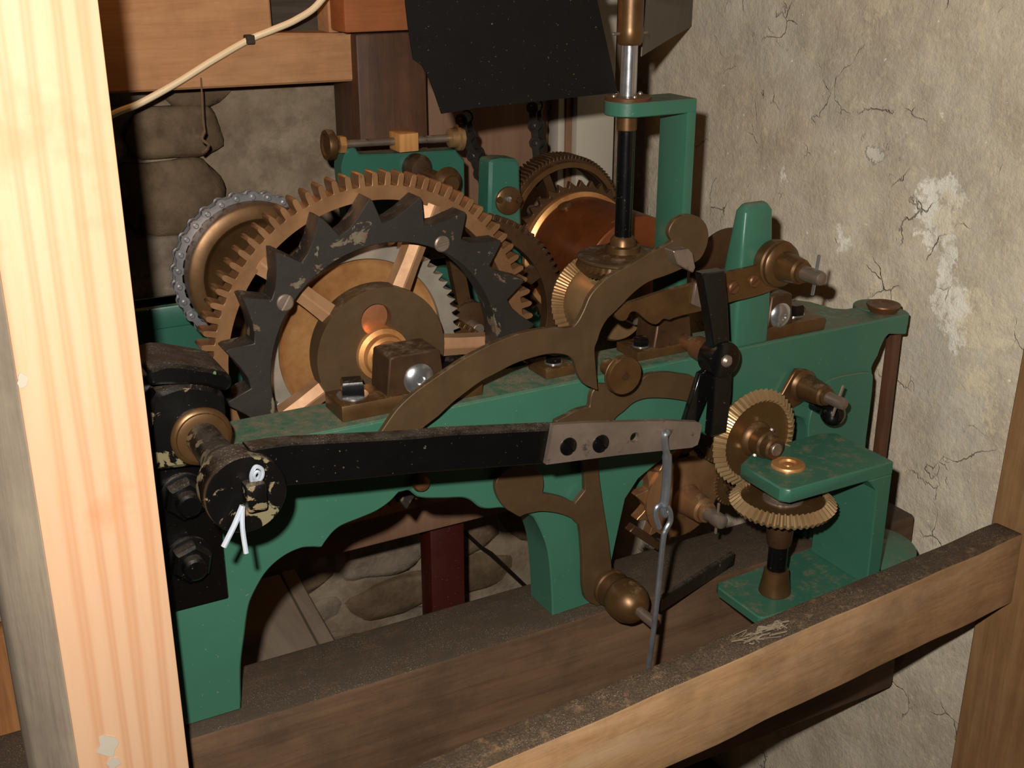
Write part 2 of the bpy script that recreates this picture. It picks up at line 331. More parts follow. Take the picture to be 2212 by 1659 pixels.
def bevelgear(bm, o, d, R, Ri, N, h, a=.0022, back=.006, hub=.012, ph=0, dish=.004, only=None):
    """cone of teeth: outer radius R at t=0, inner Ri at t=h (towards d)"""
    d, u, v = frame_of(d); o = Vector(o); nx = Vector((h, R-Ri)).normalized(); n = N*4; rings = []
    def mk(fn):
        L = []
        for i in range(n):
            q = 2*pi*(i+ph)/n; k = i % 4; s = (-1, 1, 1, -1)[k]; t, r = fn(s); L.append(bm.verts.new(o+d*t+(u*cos(q)+v*sin(q))*r))
        rings.append(L)
    mk(lambda s: (-back, hub)); mk(lambda s: (-back, R*.80)); mk(lambda s: (-back*.75+s*a*.3, R*.95)); mk(lambda s: (s*a*nx.y, R+s*a*nx.x)); mk(lambda s: (h+s*a*.8*nx.y, Ri+s*a*.8*nx.x)); mk(lambda s: (h-a*1.5, Ri-.001)); mk(lambda s: (h-dish, Ri-.004)); mk(lambda s: (h-dish, hub))
    pairs = list(zip(rings, rings[1:]+rings[:1])); pairs = {None: pairs, 'teeth': pairs[1:5], 'dish': pairs[:1]+pairs[5:]}[only]
    for A, C in pairs:
        for i in range(n): bm.faces.new((A[i], A[(i+1) % n], C[(i+1) % n], C[i]))
    bmesh.ops.delete(bm, geom=[v for v in bm.verts if not v.link_faces], context='VERTS')
    return bm
def hexnut(bm, o, d, r, h, n=6, ph=0):
    d, u, v = frame_of(d); o = Vector(o); rs = []
    for t, k in ((0, 1), (h*.8, 1), (h, .86)): rs.append([bm.verts.new(o+d*t+(u*cos(2*pi*i/n+ph)+v*sin(2*pi*i/n+ph))*r*k) for i in range(n)])
    for a, b in zip(rs, rs[1:]):
        for i in range(n): bm.faces.new((a[i], a[(i+1) % n], b[(i+1) % n], b[i]))
    bm.faces.new(rs[0]); bm.faces.new(rs[-1]); return bm
def screw(bm, o, d, r, h, rot=.7):
    """slotted dome screw head"""
    d, u, v = frame_of(d); o = Vector(o); c, s = cos(rot), sin(rot); U, V = u*c+v*s, v*c-u*s; w = r*.14
    for sg in (-1, 1):
        pts = []; a0 = asin(w/r)
        for i in range(13):
            a = a0+(pi-2*a0)*i/12; pts.append((cos(a)*r, sg*sin(a)*r))
        rs = [[bm.verts.new(o+d*t+(U*x*k)+(V*(sg*w+(y-sg*w)*k))) for x, y in pts] for t, k in ((0, 1), (h*.6, 1), (h, .8))]
        for a, b in zip(rs, rs[1:]):
            for i in range(13): bm.faces.new((a[i], a[(i+1) % 13], b[(i+1) % 13], b[i]))
        bm.faces.new(rs[-1])
    lathe(bm, o, d, [(0, r*.98), (h*.35, r*.98)], 20); return bm
def displaced_grid(nx, ny, fn):
    bm = B(); V = [[bm.verts.new(fn(i/nx, j/ny)) for j in range(ny+1)] for i in range(nx+1)]
    for i in range(nx):
        for j in range(ny): bm.faces.new((V[i][j], V[i+1][j], V[i+1][j+1], V[i][j+1]))
    return bm
FR = Vector((0, -1, 0))     # towards the viewer along the arbors
# ================================================================ SETTING
def wr(i, j):
    y = -.75+1.55*i; z = -.05+1.75*j; return (WX+.012*noise.noise((0, y*4, z*4))+.004*noise.noise((3, y*17, z*17)), y, z)
bm = displaced_grid(110, 110, wr); obj('wall_right', bm, PLAS, kind='structure', label='cracked grey brown plaster wall with flaking white patches')
def wb(i, j):
    x = -.95+1.62*i; z = -.05+1.75*j; return (x, WY+.02*noise.noise((x*5, 1, z*5)), z)
wallb = obj('wall_back', displaced_grid(80, 80, wb), MORT, kind='structure', label='rough rubble stone wall behind the clock')
zz = .16; random.seed(19)
while zz < 1.3:
    hh = random.uniform(.075, .12); x = -.62+random.uniform(0, .1)
    while x < .58:
        ww = random.uniform(.11, .22); cx, cz = x+ww/2, zz+hh/2
        vis = (cx < -.07 and cz > .9) or (-.25 < cx < .62 and cz < .68)
        if vis:
            bm = B(); bmesh.ops.create_icosphere(bm, subdivisions=3, radius=1)
            sd = random.random()*50
            for v in bm.verts:
                q = v.co; k = 1+.3*noise.noise((q.x*1.3+sd, q.y*1.3, q.z*1.3))
                e = .7; f = lambda t: (abs(t)**e)*(1 if t >= 0 else -1)
                v.co = Vector((cx+f(q.x)*ww*.50*k, WY+.002+f(q.y)*.019*k, cz+f(q.z)*hh*.50*k))
            obj('stone', bm, random.choice(STONES), wallb, ang=60)
        x += ww
    zz += hh
bm = displaced_grid(20, 20, lambda i, j: (-1.1+1.75*i, -.9+1.68*j, .0+.004*noise.noise((i*9, j*9, 0)))); obj('floor', bm, FLR, kind='structure', label='dark dirt floor under the clock')
# right-hand brown board against the wall
bm = B(); P = [aX(x, y, .613) for x, y in ((2196, 830), (2142, 1130), (2050, 1665))]
prism(bm, [(-.55, .0), (P[2].y, .0), (P[2].y, P[2].z), (P[1].y+.002, P[1].z), (P[0].y, 1.0), (P[0].y-.005, 1.62), (-.55, 1.62)], .613, .640, .003, 'X')
obj('upright_board', bm, wood('rough_brown_board', lin(134, 98, 62), lin(110, 76, 46), lin(146, 112, 76), 'Z', 60, .85, 0, .25, .5), label='rough brown upright board against the plaster wall at the right edge', cat='board')
# lintel beam, upper left: pale oak with a mortise cut in it
Yb = .62
def xz(x, y, Y=Yb): p = aY(x, y, Y); return (p.x, p.z)
lt = thing('lintel_beam', (-.1, Yb, 1.24), 'pale oak beam with square mortise, upper left against the stone wall', 'beam')
zb, zt = 1.238, 1.62
a = xz(590, 78); b2 = xz(700, 80); c2 = xz(768, 190)
bm = B(); prism(bm, [(-.75, zb+.012), (-.30, zb+.004), (c2[0], zb), (c2[0], a[1]), (b2[0]+.02, a[1]), (a[0], a[1]+.004), (a[0]-.004, zt), (-.75, zt)], Yb, WY+.01, .003); obj('beam_body', bm, OAK, lt)
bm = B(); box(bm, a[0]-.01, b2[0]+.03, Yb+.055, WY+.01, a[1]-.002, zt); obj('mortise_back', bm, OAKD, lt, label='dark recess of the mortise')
e1 = xz(728, 60); bm = B(); box(bm, b2[0]+.012, e1[0]+.022, Yb+.012, WY+.01, a[1], zt, .002); obj('mortise_cheek', bm, OAK, lt)
# red-brown timber end beside it
p0 = xz(745, 72, .58); p1 = xz(882, 72, .58)
bm = B(); box(bm, p0[0], p0[0]+.16, .58, .70, p0[1], 1.62, .004); obj('ceiling_joist', bm, REDW, label='orange brown joist end above the dark stained post', cat='beam')
p0 = xz(768, 72, .60); p1 = xz(925, 300, .60)
bm = B(); box(bm, p0[0], p1[0], .60, .70, .93, p0[1]-.001, .004); obj('stained_post', bm, DARKP, label='dark stained timber post behind the brass adjuster rod', cat='post')
p0 = xz(900, 300, .705); p1 = xz(1184, 300, .705)
bm = B(); box(bm, p0[0], p1[0], .705, .722, .90, 1.62, .002); obj('backing_board', bm, PLY, label='flat pinkish brown board on the wall behind the chains', cat='board')
for nm, xa, xb2, yy, mt, lb in (('white_post', 1245, 1325, .66, WHT, 'wide white painted post behind the vertical spindle'), ('white_batten', 1205, 1221, .68, WHT, 'thin white painted batten left of the wide white post'), ('brown_batten', 1222, 1243, .675, PLY, 'narrow brown batten between the two white uprights')):
    p0 = xz(xa, 330, yy); p1 = xz(xb2, 330, yy); bm = B(); box(bm, p0[0], p1[0], yy, yy+.03, .88, 1.62, .002); obj(nm, bm, mt, label=lb, cat='post' if nm == 'white_post' else 'batten')
# cable and string
bm = B(); tube(bm, spline([aY(60, 330, .61), aY(170, 285, .605), aY(250, 244, .60), aY(300, 224, .605), aY(380, 180, .605), aY(460, 130, .606), aY(535, 87, .610), aY(585, 66, .60), aY(640, 42, .58), aY(690, 5, .56), aY(740, -80, .55), aY(770, -250, .56), aY(775, -500, .57)], 8), .0046, 10)
cb = obj('electric_cable', bm, CABLE, label='white electric cable crossing the oak beam diagonally', cat='cable')
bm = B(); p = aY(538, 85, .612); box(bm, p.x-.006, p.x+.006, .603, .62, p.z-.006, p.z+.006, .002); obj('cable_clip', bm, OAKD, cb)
bm = B(); tube(bm, spline([aY(434, 168, .612), aY(436, 205, .606), aY(438, 250, .606), aY(442, 285, .607)], 5), .0011, 6)
st = obj('hanging_string', bm, STRG, label='short knotted string hanging under the oak beam', cat='string')
bm = B(); tube(bm, spline([aY(442, 283, .607), aY(436, 300, .603), aY(450, 312, .605), aY(446, 322, .610), aY(436, 330, .607)], 5), .0022, 6); obj('knot', bm, STRG, st)
# foreground post and what stands beside it
fp = thing('timber_post', (-.44, -.09, .0), 'bright new pine post in the left foreground', 'post')
bm = B(); box(bm, -.487, -.397, -.13, -.121, .0, 1.75, .002); obj('front_face', bm, PINE, fp)
bm = B(); prism(bm, [(-.4868, -.1295), (-.4872, -.1208), (-.3975, -.1208), (-.3975, -.047), (-.522, -.047), (-.522, -.085), (-.516, -.098)], .0, 1.75, .0012, 'Z'); obj('weathered_side', bm, GREYW, fp, label='weathered grey side of the post')
for (x, y, w, h) in ((232, 1612, .010, .013), (48, 822, .004, .007), (246, 1648, .007, .006)):
    bm = B(); p = aY(x, y, -.1305); n = 11
    prism(bm, [(p.x+w*cos(2*pi*i/n)*random.uniform(.6, 1.1), p.z+h*sin(2*pi*i/n)*random.uniform(.6, 1.1)) for i in range(n)], -.131, -.1295); obj('plaster_splash', bm, WHT, fp, label='white plaster splash')
bm = B(); box(bm, -.86, -.487-.012, .10, .13, .0, .795, .003); obj('side_plank', bm, BROWNP, label='brown upright plank at the lower left edge behind the pine post', cat='plank')
bm = B(); p = aY(30, 1150, .12)
for i in range(3):
    box(bm, -.86, -.503-.006*i, .12, .2, .797+.055*i, .85+.055*i, .004)
obj('brick_pier', bm, STONES[0], label='rough brown masonry stub at the left edge above the plank', cat='masonry')
# lower right rail (runs slightly askew)
bm = B(); A0 = Vector((-.36, -.272)); A1 = Vector((.6125, -.1893)); W2 = Vector((-.004, .0385))
zt, zb = .75, .652
vs = []
for t in (0, 1):
    q = A0.lerp(A1, t)
    for off, z in ((Vector((0, 0)), zb), (Vector((0, 0)), zt-.0), (W2, zt+.001), (W2, zb)): vs.append(bm.verts.new((q.x+off.x, q.y+off.y, z)))
for i in range(4): bm.faces.new((vs[i], vs[(i+1) % 4], vs[4+(i+1) % 4], vs[4+i]))
bm.faces.new(vs[:4]); bm.faces.new(vs[4:]); bmesh.ops.recalc_face_normals(bm, faces=bm.faces); bev(bm, .003, 2)
bmesh.ops.subdivide_edges(bm, edges=[e for e in bm.edges if e.calc_length() > .5], cuts=40)
for v in bm.verts: v.co.z += .0022*noise.noise((v.co.x*14, v.co.y*9, 2)); v.co.y += .0018*noise.noise((v.co.x*11, v.co.z*9, 5))
obj('timber_rail', bm, RAILW, label='long worn brown timber rail across the lower right foreground', cat='rail')
p = aZ(1650, 1372, .753); bm = B()
for i in range(34):
    q = p+Vector((random.uniform(-.026, .026), random.uniform(-.008, .008), .001)); tube(bm, spline([q, q+Vector((random.uniform(-.016, .016), random.uniform(-.006, .006), random.uniform(0, .004))), q+Vector((random.uniform(-.018, .018), random.uniform(-.006, .006), .001))], 4), random.uniform(.0004, .0013), 5)
obj('wood_shavings', bm, SHAV, label='tuft of pale wood shavings and cobweb on the timber rail', cat='debris', kind='stuff')
# beams carrying the clock
bm = B(); box(bm, -.62, .617, -.020, .080, .42, .699, .007); sb = obj('support_beam', bm, BEAMW, label='old brown timber beam with dusty top carrying the green frame', cat='beam')
bm = B(); box(bm, -.62, .617, .40, .50, .615, .66, .004); obj('rear_beam', bm, PLY, label='lower rear timber bar seen through the front arch', cat='beam')
p0 = aY(908, 1220, .47); p1 = aY(980, 1220, .47); bm = B(); box(bm, p0.x, p1.x, .43, .47, .0, .615, .003); obj('red_post', bm, REDP, label='dark red painted prop seen through the front arch', cat='post')
# floor joist end behind the left foot
P = [aZ(x, y, .42) for x, y in ((640, 1235), (716, 1370), (613, 1253), (690, 1385))]
d = (P[1]-P[0]).normalized(); e = P[0]-d*.02; f = P[0]+d*.36; n = Vector((-d.y, d.x, 0)); n = -n if n.x > 0 else n
w1 = .024
js = thing('floor_joist', (e.x, e.y, .0), 'pale dusty board running back on the floor behind the left foot', 'board')
for k, (o0, o1, zt) in enumerate(((0, w1, .42), (w1+.002, .20, .417))):
    bm = B(); pts = [e+n*o0, f+n*o0, f+n*o1, e+n*o1]; prism(bm, [(q.x, q.y) for q in pts], .0, zt, .002, 'Z'); obj('board', bm, DUSTBOARD, js)
bm = B(); tube(bm, [aY(940, 1090, .70), aY(1040, 1183, .70), aY(1060, 1196, .70), aY(1160, 1290, .70)], [.0032, .0034, .0046, .0034], 8)  # thin dark diagonal tube close to the back wall, thicker near the middle
obj('diagonal_tube', bm, CHD, label='thin dark diagonal tube just in front of the stone wall right of the red prop', cat='rod')
# ================================================================ FRONT FRAME
ff = thing('arched_casting', (.1, .03, .7), 'green painted arched cast frame at the front of the clock', 'clock frame')
zr = .986
arch = [(522, 1533), (521, 1440), (529, 1373), (539, 1307), (557, 1267), (579, 1233), (612, 1204), (649, 1186), (674, 1183), (696, 1184), (704, 1171), (722, 1149), (740, 1136), (777, 1121), (814, 1105), (843, 1085), (862, 1065), (884, 1059), (906, 1075), (961, 1077), (1000, 1076), (1018, 1082), (1036, 1096), (1054, 1100), (1085, 1098), (1120, 1103), (1145, 1113), (1156, 1122), (1177, 1167), (1186, 1203), (1192, 1275), (1194, 1332)]
arch2 = [(1311, 1298), (1322, 1215), (1336, 1150), (1352, 1078), (1380, 1035), (1440, 985), (1540, 935), (1640, 906), (1705, 895), (1738, 905), (1747, 930), (1742, 1000), (1738, 1150)]
A = tr(arch, 0); A2 = tr(arch2, 0)
A = smooth(A+[(.08, .69), (-.35, .69)], 4, 35)[:-2]; A = [q for q in A if q[1] > .6]
A[0] = (A[0][0], .7); A2[0] = (A2[0][0], .7); A2[-1] = (A2[-1][0], .7)
right = tr([(1884, 1200), (1871, 968), (1871, 930), (1884, 830), (1886, 812), (1884, 795), (1888, 785), (1897, 769), (1904, 750), (1913, 731), (1922, 722)], 0)
right[0] = (.548, .7)
pts = [(-.45, .7)]+A[:]+[(.108, .7)]+A2[1:]+right+[(.577, .958), (.577, zr-.001), (-.45, zr-.001)]
cl = []
for q in pts:
    if not cl or (Vector(q)-Vector(cl[-1])).length > .0008: cl.append(q)
bm = B(); prism(bm, cl, 0, .052, .0018); obj('casting', bm, G, ff)
bm = B(); prism(bm, [(-.45, .001), (.578, .001), (.583, .012), (.585, .040), (.572, .056), (.545, .052), (.520, .054), (.508, .064), (.502, .100), (.490, .118), (.44, .100), (.40, .071), (-.45, .071)], zr-.018, zr, .0012, 'Z'); obj('top_flange', bm, G, ff)
# rounded ear with oil cap at the right end
o = aZ(1907, 672, zr); bm = B(); lathe(bm, (.562, .045, zr-.02), (0, 0, 1), [(0, .026), (.001, .0275), (.020, .0275), (.0212, .0265)], 32); obj('end_ear', bm, G, ff)
bm = B(); lathe(bm, (o.x, o.y, zr), (0, 0, 1), [(0, .017), (.004, .019), (.0085, .0215), (.010, .021), (.0103, .015), (.0085, .012), (.0085, .001)], 32); obj('oil_cap', bm, RST, ff, label='round bronze oil cap')
L = [aZ(x, y, .712) for x, y in ((1905, 1130), (1938, 1180), (1935, 1240), (1880, 1262))]
bm = B(); lathe(bm, (.478, -.068, .700), (0, 0, 1), [(0, .058), (.001, .0595), (.011, .0595), (.012, .058)], 40); obj('foot_lug', bm, GL, ff)
bm = B(); prism(bm, smooth(tr([(1752, 1180), (1746, 925), (1756, 880), (1772, 838), (1800, 818), (1850, 807), (1880, 805), (1887, 814), (1878, 900), (1870, 968), (1868, 1180)], -.004), 3, 60), -.004, .001, .001); obj('raised_panel', bm, G, ff)
# brown back strip of wood on the right end
bm = B(); box(bm, .577, .590, .020, .034, .699, .962, .001); obj('packing_strip', bm, DARKP, label='thin brown packing strip behind the right end of the green frame', cat='strip')
bm = B(); lathe(bm, aY(905, 1038, 0)+Vector((0, .0, 0)), FR, [(-.004, .009), (.006, .010), (.010, .008), (.012, .004)], 18); obj('rivet_stud', bm, RST, ff, label='rusty stud under the crank')
# green front standard
up_ = thing('front_standard', (.32, .02, zr), 'tapered green standard rising from the right half of the front frame', 'bracket')
bm = B(); vs = []
for z, x0, x1, y1 in ((.984, .296, .347, .050), (1.03, .296, .347, .040), (1.10, .297, .343, .028), (1.146, .2985, .339, .020), (1.155, .304, .334, .016)):
    y0 = .0005 if z < 1.15 else .006
    vs.append([bm.verts.new(q) for q in ((x0, y0, z), (x1, y0, z), (x1, y1, z), (x0, y1, z))])
for a, b in zip(vs, vs[1:]):
    for i in range(4): bm.faces.new((a[i], a[(i+1) % 4], b[(i+1) % 4], b[i]))
bm.faces.new(vs[0]); bm.faces.new(vs[-1]); bmesh.ops.recalc_face_normals(bm, faces=bm.faces); bev(bm, .005, 3, 40); obj('standard', bm, G, up_)
# pillow blocks
def pillow(x0, x1, y0, y1, bx, zt, h, bolts, riv, label, hexr=.013):
    t = thing('pillow_block', ((x0+x1)/2, (y0+y1)/2, zr), label, 'bearing', 'brass bearing blocks on the front frame')
    bm = B(); box(bm, x0, x1, y0, y1, zr, zr+h, .0012); obj('base', bm, BR, t)
    if bx:
        bm = B(); a, b = bx; prism(bm, [(a, zr+h-.001), (b, zr+h-.001), (b-.005, zt-.001), (b-.010, zt), (a+.010, zt), (a+.004, zt-.001)], y0+.003, y1-.002, .0015); obj('bearing_body', bm, BRD, t)
    for (x, y, n) in bolts:
        bm = B(); hexnut(bm, (x, y, zr+h), (0, 0, 1), hexr, hexr*1.1, n, .5); obj('bolt', bm, BLKS, t, label='black square bolt head' if n == 4 else 'black bolt head')
        bm = B(); lathe(bm, (x, y, zr+h), (0, 0, 1), [(0, hexr*1.05), (.0015, hexr*1.05)], 20); obj('washer', bm, STL, t)
    if riv:
        bm = B(); x, z, r = riv; lathe(bm, (x, y0+.004, z), FR, [(0, r), (.002, r), (.0045, r*.86), (.0065, r*.5), (.0068, r*.3), (.005, r*.22), (.005, r*.01)], 28); obj('rivet', bm, STL, t, label='polished steel arbor end')
    return t
pillow(-.185, -.028, .012, .060, (-.135, -.070), 1.044, .017, [(-.164, .036, 4), (-.045, .040, 6)], (-.100, 1.016, .0165), 'large brass bearing block in front of the great wheel', .0155)
pillow(.052, .089, .018, .058, None, 0, .011, [(.072, .036, 6)], None, 'small brass bolt pad on the frame behind the brass Y lever', .0095)
pillow(.172, .250, .018, .062, (.196, .250), 1.030, .011, [(.188, .036, 6)], None, 'brass bearing block with one bolt behind the black crossed lever', .0095)
pillow(.346, .437, .003, .050, (.348, .388), 1.040, .016, [(.410, .030, 6)], (.367, 1.014, .0155), 'dark brass bearing block right of the green standard', .0125)
# ================================================================ GREAT WHEEL
GX, GZ = -.102, 1.016
gw = thing('great_wheel', (GX, .12, GZ-.194), 'large brass great wheel with a dark toothed iron ring on its face', 'gear')
ph = radians(111.1)
bm = B(); ring(bm, spur(80, .1938, .1800, ph, .44), .1645, (GX, GZ), .115, .138, .0006); obj('spur_rim', bm, RIM, gw)
bm = B(); ring(bm, saw(20, .1785, .151, radians(130.6), -1, .78), .1300, (GX, GZ-.004), .085, .1148, .0007); obj('ratchet_ring', bm, IRON, gw, label='dark iron ring of hooked teeth')
for a in (143, 62, 200, -20):
    bm = B(); a = radians(a); c = (GX+.1375*cos(a), .0855, GZ-.004+.1375*sin(a)); screw(bm, c, FR, .0088, .0032, 1.0 if a > 2 else .2); obj('screw', bm, STD, gw)
for k in range(5):
    a = radians(65+72*k); u = Vector((cos(a), 0, sin(a))); v = Vector((-sin(a), 0, cos(a))); bm = B(); c = Vector((GX, 0, GZ)); L = []
    for r, w in ((.055, .0118), (.10, .0100), (.150, .0102), (.168, .0125)):
        q = c+u*r; L.append([bm.verts.new(q+v*s*w+Vector((0, y, 0))) for s, y in ((-1, .117), (-.1, .1125), (.1, .1125), (1, .117), (1, .134), (-1, .134))])
    for A_, B_ in zip(L, L[1:]):
        for i in range(6): bm.faces.new((A_[i], A_[(i+1) % 6], B_[(i+1) % 6], B_[i]))
    bm.faces.new(L[0]); bm.faces.new(L[-1]); obj('spoke', bm, BRS, gw, ang=20)
bm = B(); hx, hz = tr([(812, 690)], .105)[0]; th = atan2(hz-GZ, hx-GX)
prism(bm, [(GX+.0736*cos(2*pi*i/72), GZ+.0736*sin(2*pi*i/72)) for i in range(72)], .104, .128, 0, 'Y', [[(hx+.0175*cos(-2*pi*i/28), hz+.0175*sin(-2*pi*i/28)) for i in range(28)]]); obj('hub_disc', bm, BRL, gw, label='dull brown hub disc')
bm = B(); lathe(bm, (hx, .126, hz), FR, [(0, .0172), (.012, .0172), (.0125, .016)], 28); obj('hub_plug', bm, PLUG, gw, label='copper coloured plug in the hub disc')
bm = B(); lathe(bm, (GX, .104, GZ), FR, [(-.02, .030), (.0, .030), (.004, .029), (.006, .024), (.013, .0225), (.016, .019), (.046, .018)], 36); obj('arbor', bm, BRG, gw)
bm = B(); ring(bm, saw(64, .1215, .1130, 0, -1, .8), .097, (GX, GZ-.006), .160, .178, .0005); obj('click_wheel', bm, metal('ratchet_steel', lin(150, 140, 128), lin(178, 166, 150), .38, .55, 0, dim=.95), gw, label='grey steel ratchet ring behind the spokes')
bm = B(); lathe(bm, (GX, .176, GZ-.006), FR, [(0, .10), (.008, .105), (.010, .099), (.006, .094), (.002, .088), (.003, .03), (.003, .02)], 64); obj('barrel_end', bm, BRG, gw, label='golden dished barrel end')
bm = B(); lathe(bm, (GX, .178, GZ-.006), (0, 1, 0), [(0, .085), (.012, .085), (.013, .043), (.13, .043)], 48); obj('barrel', bm, BRD, gw)
# ================================================================ CHAINS
def linkmesh(p, mat):
    """one roller-chain link: two figure-eight side plates and two rollers; runs along +X from the origin, pins along Y"""
    bm = B(); r = p*.36
    for y in (-p*.42, p*.30):
        pts = []
        for i in range(9): a = radians(35)+radians(290)*i/8; pts.append((r*cos(a), r*sin(a)))
        for i in range(9): a = radians(-145)+radians(290)*i/8; pts.append((p+r*cos(a), r*sin(a)))
        prism(bm, pts, y, y+p*.12)
    for x in (0, p): lathe(bm, (x, -p*.52, 0), (0, 1, 0), [(0, p*.12), (p*.03, p*.17), (p*1.0, p*.17)], 10); lathe(bm, (x, -p*.30, 0), (0, 1, 0), [(0, p*.3), (p*.6, p*.3)], 12)
    me = bpy.data.meshes.new('chain_link'); bm.to_mesh(me); bm.free(); me.materials.append(mat)
    for q in me.polygons: q.use_smooth = True
    me.set_sharp_from_angle(angle=radians(35)); return me
def chain(path, p, label, mat, side=Vector((0, 1, 0))):
    path = [Vector(q) for q in path]; pts = [path[0]]; i = 0; cur = path[0]; seg = 1
    while seg < len(path):
        d = path[seg]-cur
        if d.length >= p: cur = cur+d.normalized()*p; pts.append(cur)
        else:
            seg += 1
            # step over the corner keeping the pitch
            if seg < len(path):
                while seg < len(path) and (path[seg]-cur).length < p: seg += 1
                if seg < len(path):
                    a, b = path[seg-1], path[seg]; lo, hi = 0., 1.
                    for _ in range(24):
                        m = (lo+hi)/2
                        if (a.lerp(b, m)-cur).length < p: lo = m
                        else: hi = m
                    cur = a.lerp(b, hi); pts.append(cur)
    zmin = min(q.z for q in pts); t = thing('roller_chain', (pts[0].x, pts[0].y, zmin), label, 'chain', 'roller chains'); me = linkmesh(p, mat); org = ORG[t]
    for k in range(len(pts)-1):
        d = (pts[k+1]-pts[k]).normalized(); z = d.cross(side).normalized(); y = z.cross(d)
        if k % 2: sc = .86
        else: sc = 1
        o = bpy.data.objects.new('chain_link', me); COL.objects.link(o); o.parent = t
        o.matrix_basis = Matrix.Translation(pts[k]-org) @ Matrix((d, y*sc, z)).transposed().to_4x4()
    return t
DX, DZ, DY = -.1605, 1.0545, .335
cd_ = thing('chain_drum', (DX, DY, DZ-.09), 'brass flanged chain drum left of the great wheel', 'drum')
bm = B(); lathe(bm, (DX, DY+.06, DZ), FR, [(0, .03), (0, .078), (.035, .078), (.036, .0855), (.046, .0858), (.0605, .0858), (.0625, .083), (.063, .069), (.061, .066), (.054, .063), (.050, .058), (.046, .022), (.046, .001)], 64); obj('drum', bm, BR, cd_)
bm = B(); lathe(bm, (DX, DY+.0145, DZ), FR, [(0, .02), (.03, .018), (.031, .015)], 24); obj('hub', bm, BRD, cd_)
bm = B(); lathe(bm, (DX, DY+.52-.335, DZ), FR, [(0, .01), (.15, .01)], 16); obj('arbor', bm, STD, cd_)
RC = .0915; chain([(DX+RC*cos(radians(a)), DY+.032, DZ-.002+RC*sin(radians(a))) for a in range(62, 236, 3)], .0195, 'grey roller chain wrapped round the left brass drum', CHN)
c1 = [aY(1004, 255, .47), aY(1012, 300, .47), aY(1035, 350, .46), aY(1056, 420, .45), aY(1075, 470, .44)]
chain(c1, .0265, 'dark roller chain hanging left of the rear green standard', CHD, Vector((.80, .60, 0)).normalized())
c2 = [aY(1156, 230, .50), aY(1160, 290, .50), aY(1166, 345, .49), aY(1168, 400, .49)]
chain(c2, .0265, 'dark roller chain hanging right of the rear green standard', CHD, Vector((.80, .60, 0)).normalized())
# ================================================================ REAR FRAME AND ITS WHEELS
rf = thing('rear_casting', (.05, .52, .66), 'green painted rear cast frame behind the wheels', 'clock frame')
bm = B(); prism(bm, [(-.42, .66), (-.36, .66), (-.35, .78), (-.25, .84), (.25, .84), (.35, .78), (.36, .66), (.42, .66), (.42, .987), (-.42, .987)], .49, .53, .002); obj('casting', bm, GB, rf)
bm = B(); box(bm, -.42, .42, .482, .535, .958, .987, .002); obj('top_flange', bm, GB, rf)
cock = tr([(738, 365), (745, 335), (752, 322), (768, 318), (776, 334), (850, 332), (985, 324), (993, 334), (1004, 345), (1005, 420), (1005, 520), (760, 540)], .47)
bm = B(); prism(bm, smooth(cock, 3, 30), .47, .500, .002); obj('cock_plate', bm, GB, rf, label='raised green plate under the brass rod')
bm = B(); c = aY(897, 362, .47); lathe(bm, c, FR, [(0, .020), (.012, .020), (.02, .014), (.022, .004)], 24); obj('cock_boss', bm, BRD, rf, label='round bronze boss on the green plate')
rs = thing('rear_standard', (.21, .37, .987), 'green standard with round brass cap among the rear wheels', 'bracket')
pt = tr([(1052, 580), (1059, 352), (1064, 346), (1085, 342), (1117, 344), (1124, 352), (1131, 590)], .352)
bm = B(); prism(bm, pt, .352, .387, .004); obj('standard', bm, GB, rs)
bm = B(); c = aY(1097, 433, .352); lathe(bm, c, FR, [(0, .0190), (.004, .0190), (.0055, .0168), (.0055, .001)], 28); cap = obj('cap', bm, BR, rs, label='round brass cap')
bm = B(); lathe(bm, aY(1097, 430, .3465), FR, [(0, .0045), (.004, .004), (.005, .001)], 12); obj('steel_pin', bm, STL, cap)
for x in (1079, 1121): bm = B(); lathe(bm, aY(x, 432, .3465), FR, [(0, .0045), (.003, .004)], 12); obj('screw', bm, BRD, cap)
# brass adjuster rod
ad = thing('adjuster_rod', tuple(aY(850, 312, .475)), 'brass hand wheels on a horizontal rod above the rear green plate', 'adjuster')
p0 = aY(712, 313, .475); p1 = aY(1010, 296, .475); dx = (p1-p0); dx = Vector((dx.x, dx.y, dx.z)); ln = dx.length
bm = B(); lathe(bm, p0, dx, rodp(.0052, .0, ln), 16); obj('rod', bm, STD, ad)
bm = B(); lathe(bm, p0, dx, [(-.004, .004), (-.004, .013), (-.006, .015), (-.006, .0195), (-.002, .0205), (.004, .0195), (.008, .013), (.010, .010)], 32); obj('hand_wheel', bm, BR, ad)
bm = B(); hexnut(bm, p0+dx.normalized()*.012, dx, .012, .010); obj('nut', bm, BRG, ad)
bm = B(); lathe(bm, p0, dx, [(ln-.030, .006), (ln-.028, .013), (ln-.018, .014), (ln-.016, .018), (ln-.011, .0185), (ln-.008, .010), (ln+.004, .006)], 28); obj('end_wheel', bm, BRT, ad)
bm = B(); q0 = aY(864, 330, .455); q1 = aY(904, 290, .455); box(bm, q0.x, q1.x, .455, .49, q0.z, q1.z+.002, .001); obj('wood_block', bm, BLOCKW, label='small pale wooden block across the brass rod', cat='block')
bm = B(); c = aY(962, 392, .40); lathe(bm, c, FR, [(-.06, .009), (0, .009), (.001, .018), (.006, .0205), (.010, .018), (.016, .011), (.022, .010), (.022, .001)], 28)
obj('arbor_collar', bm, BR, label='brass collar on an arbor end just above the great wheel rim', cat='collar')
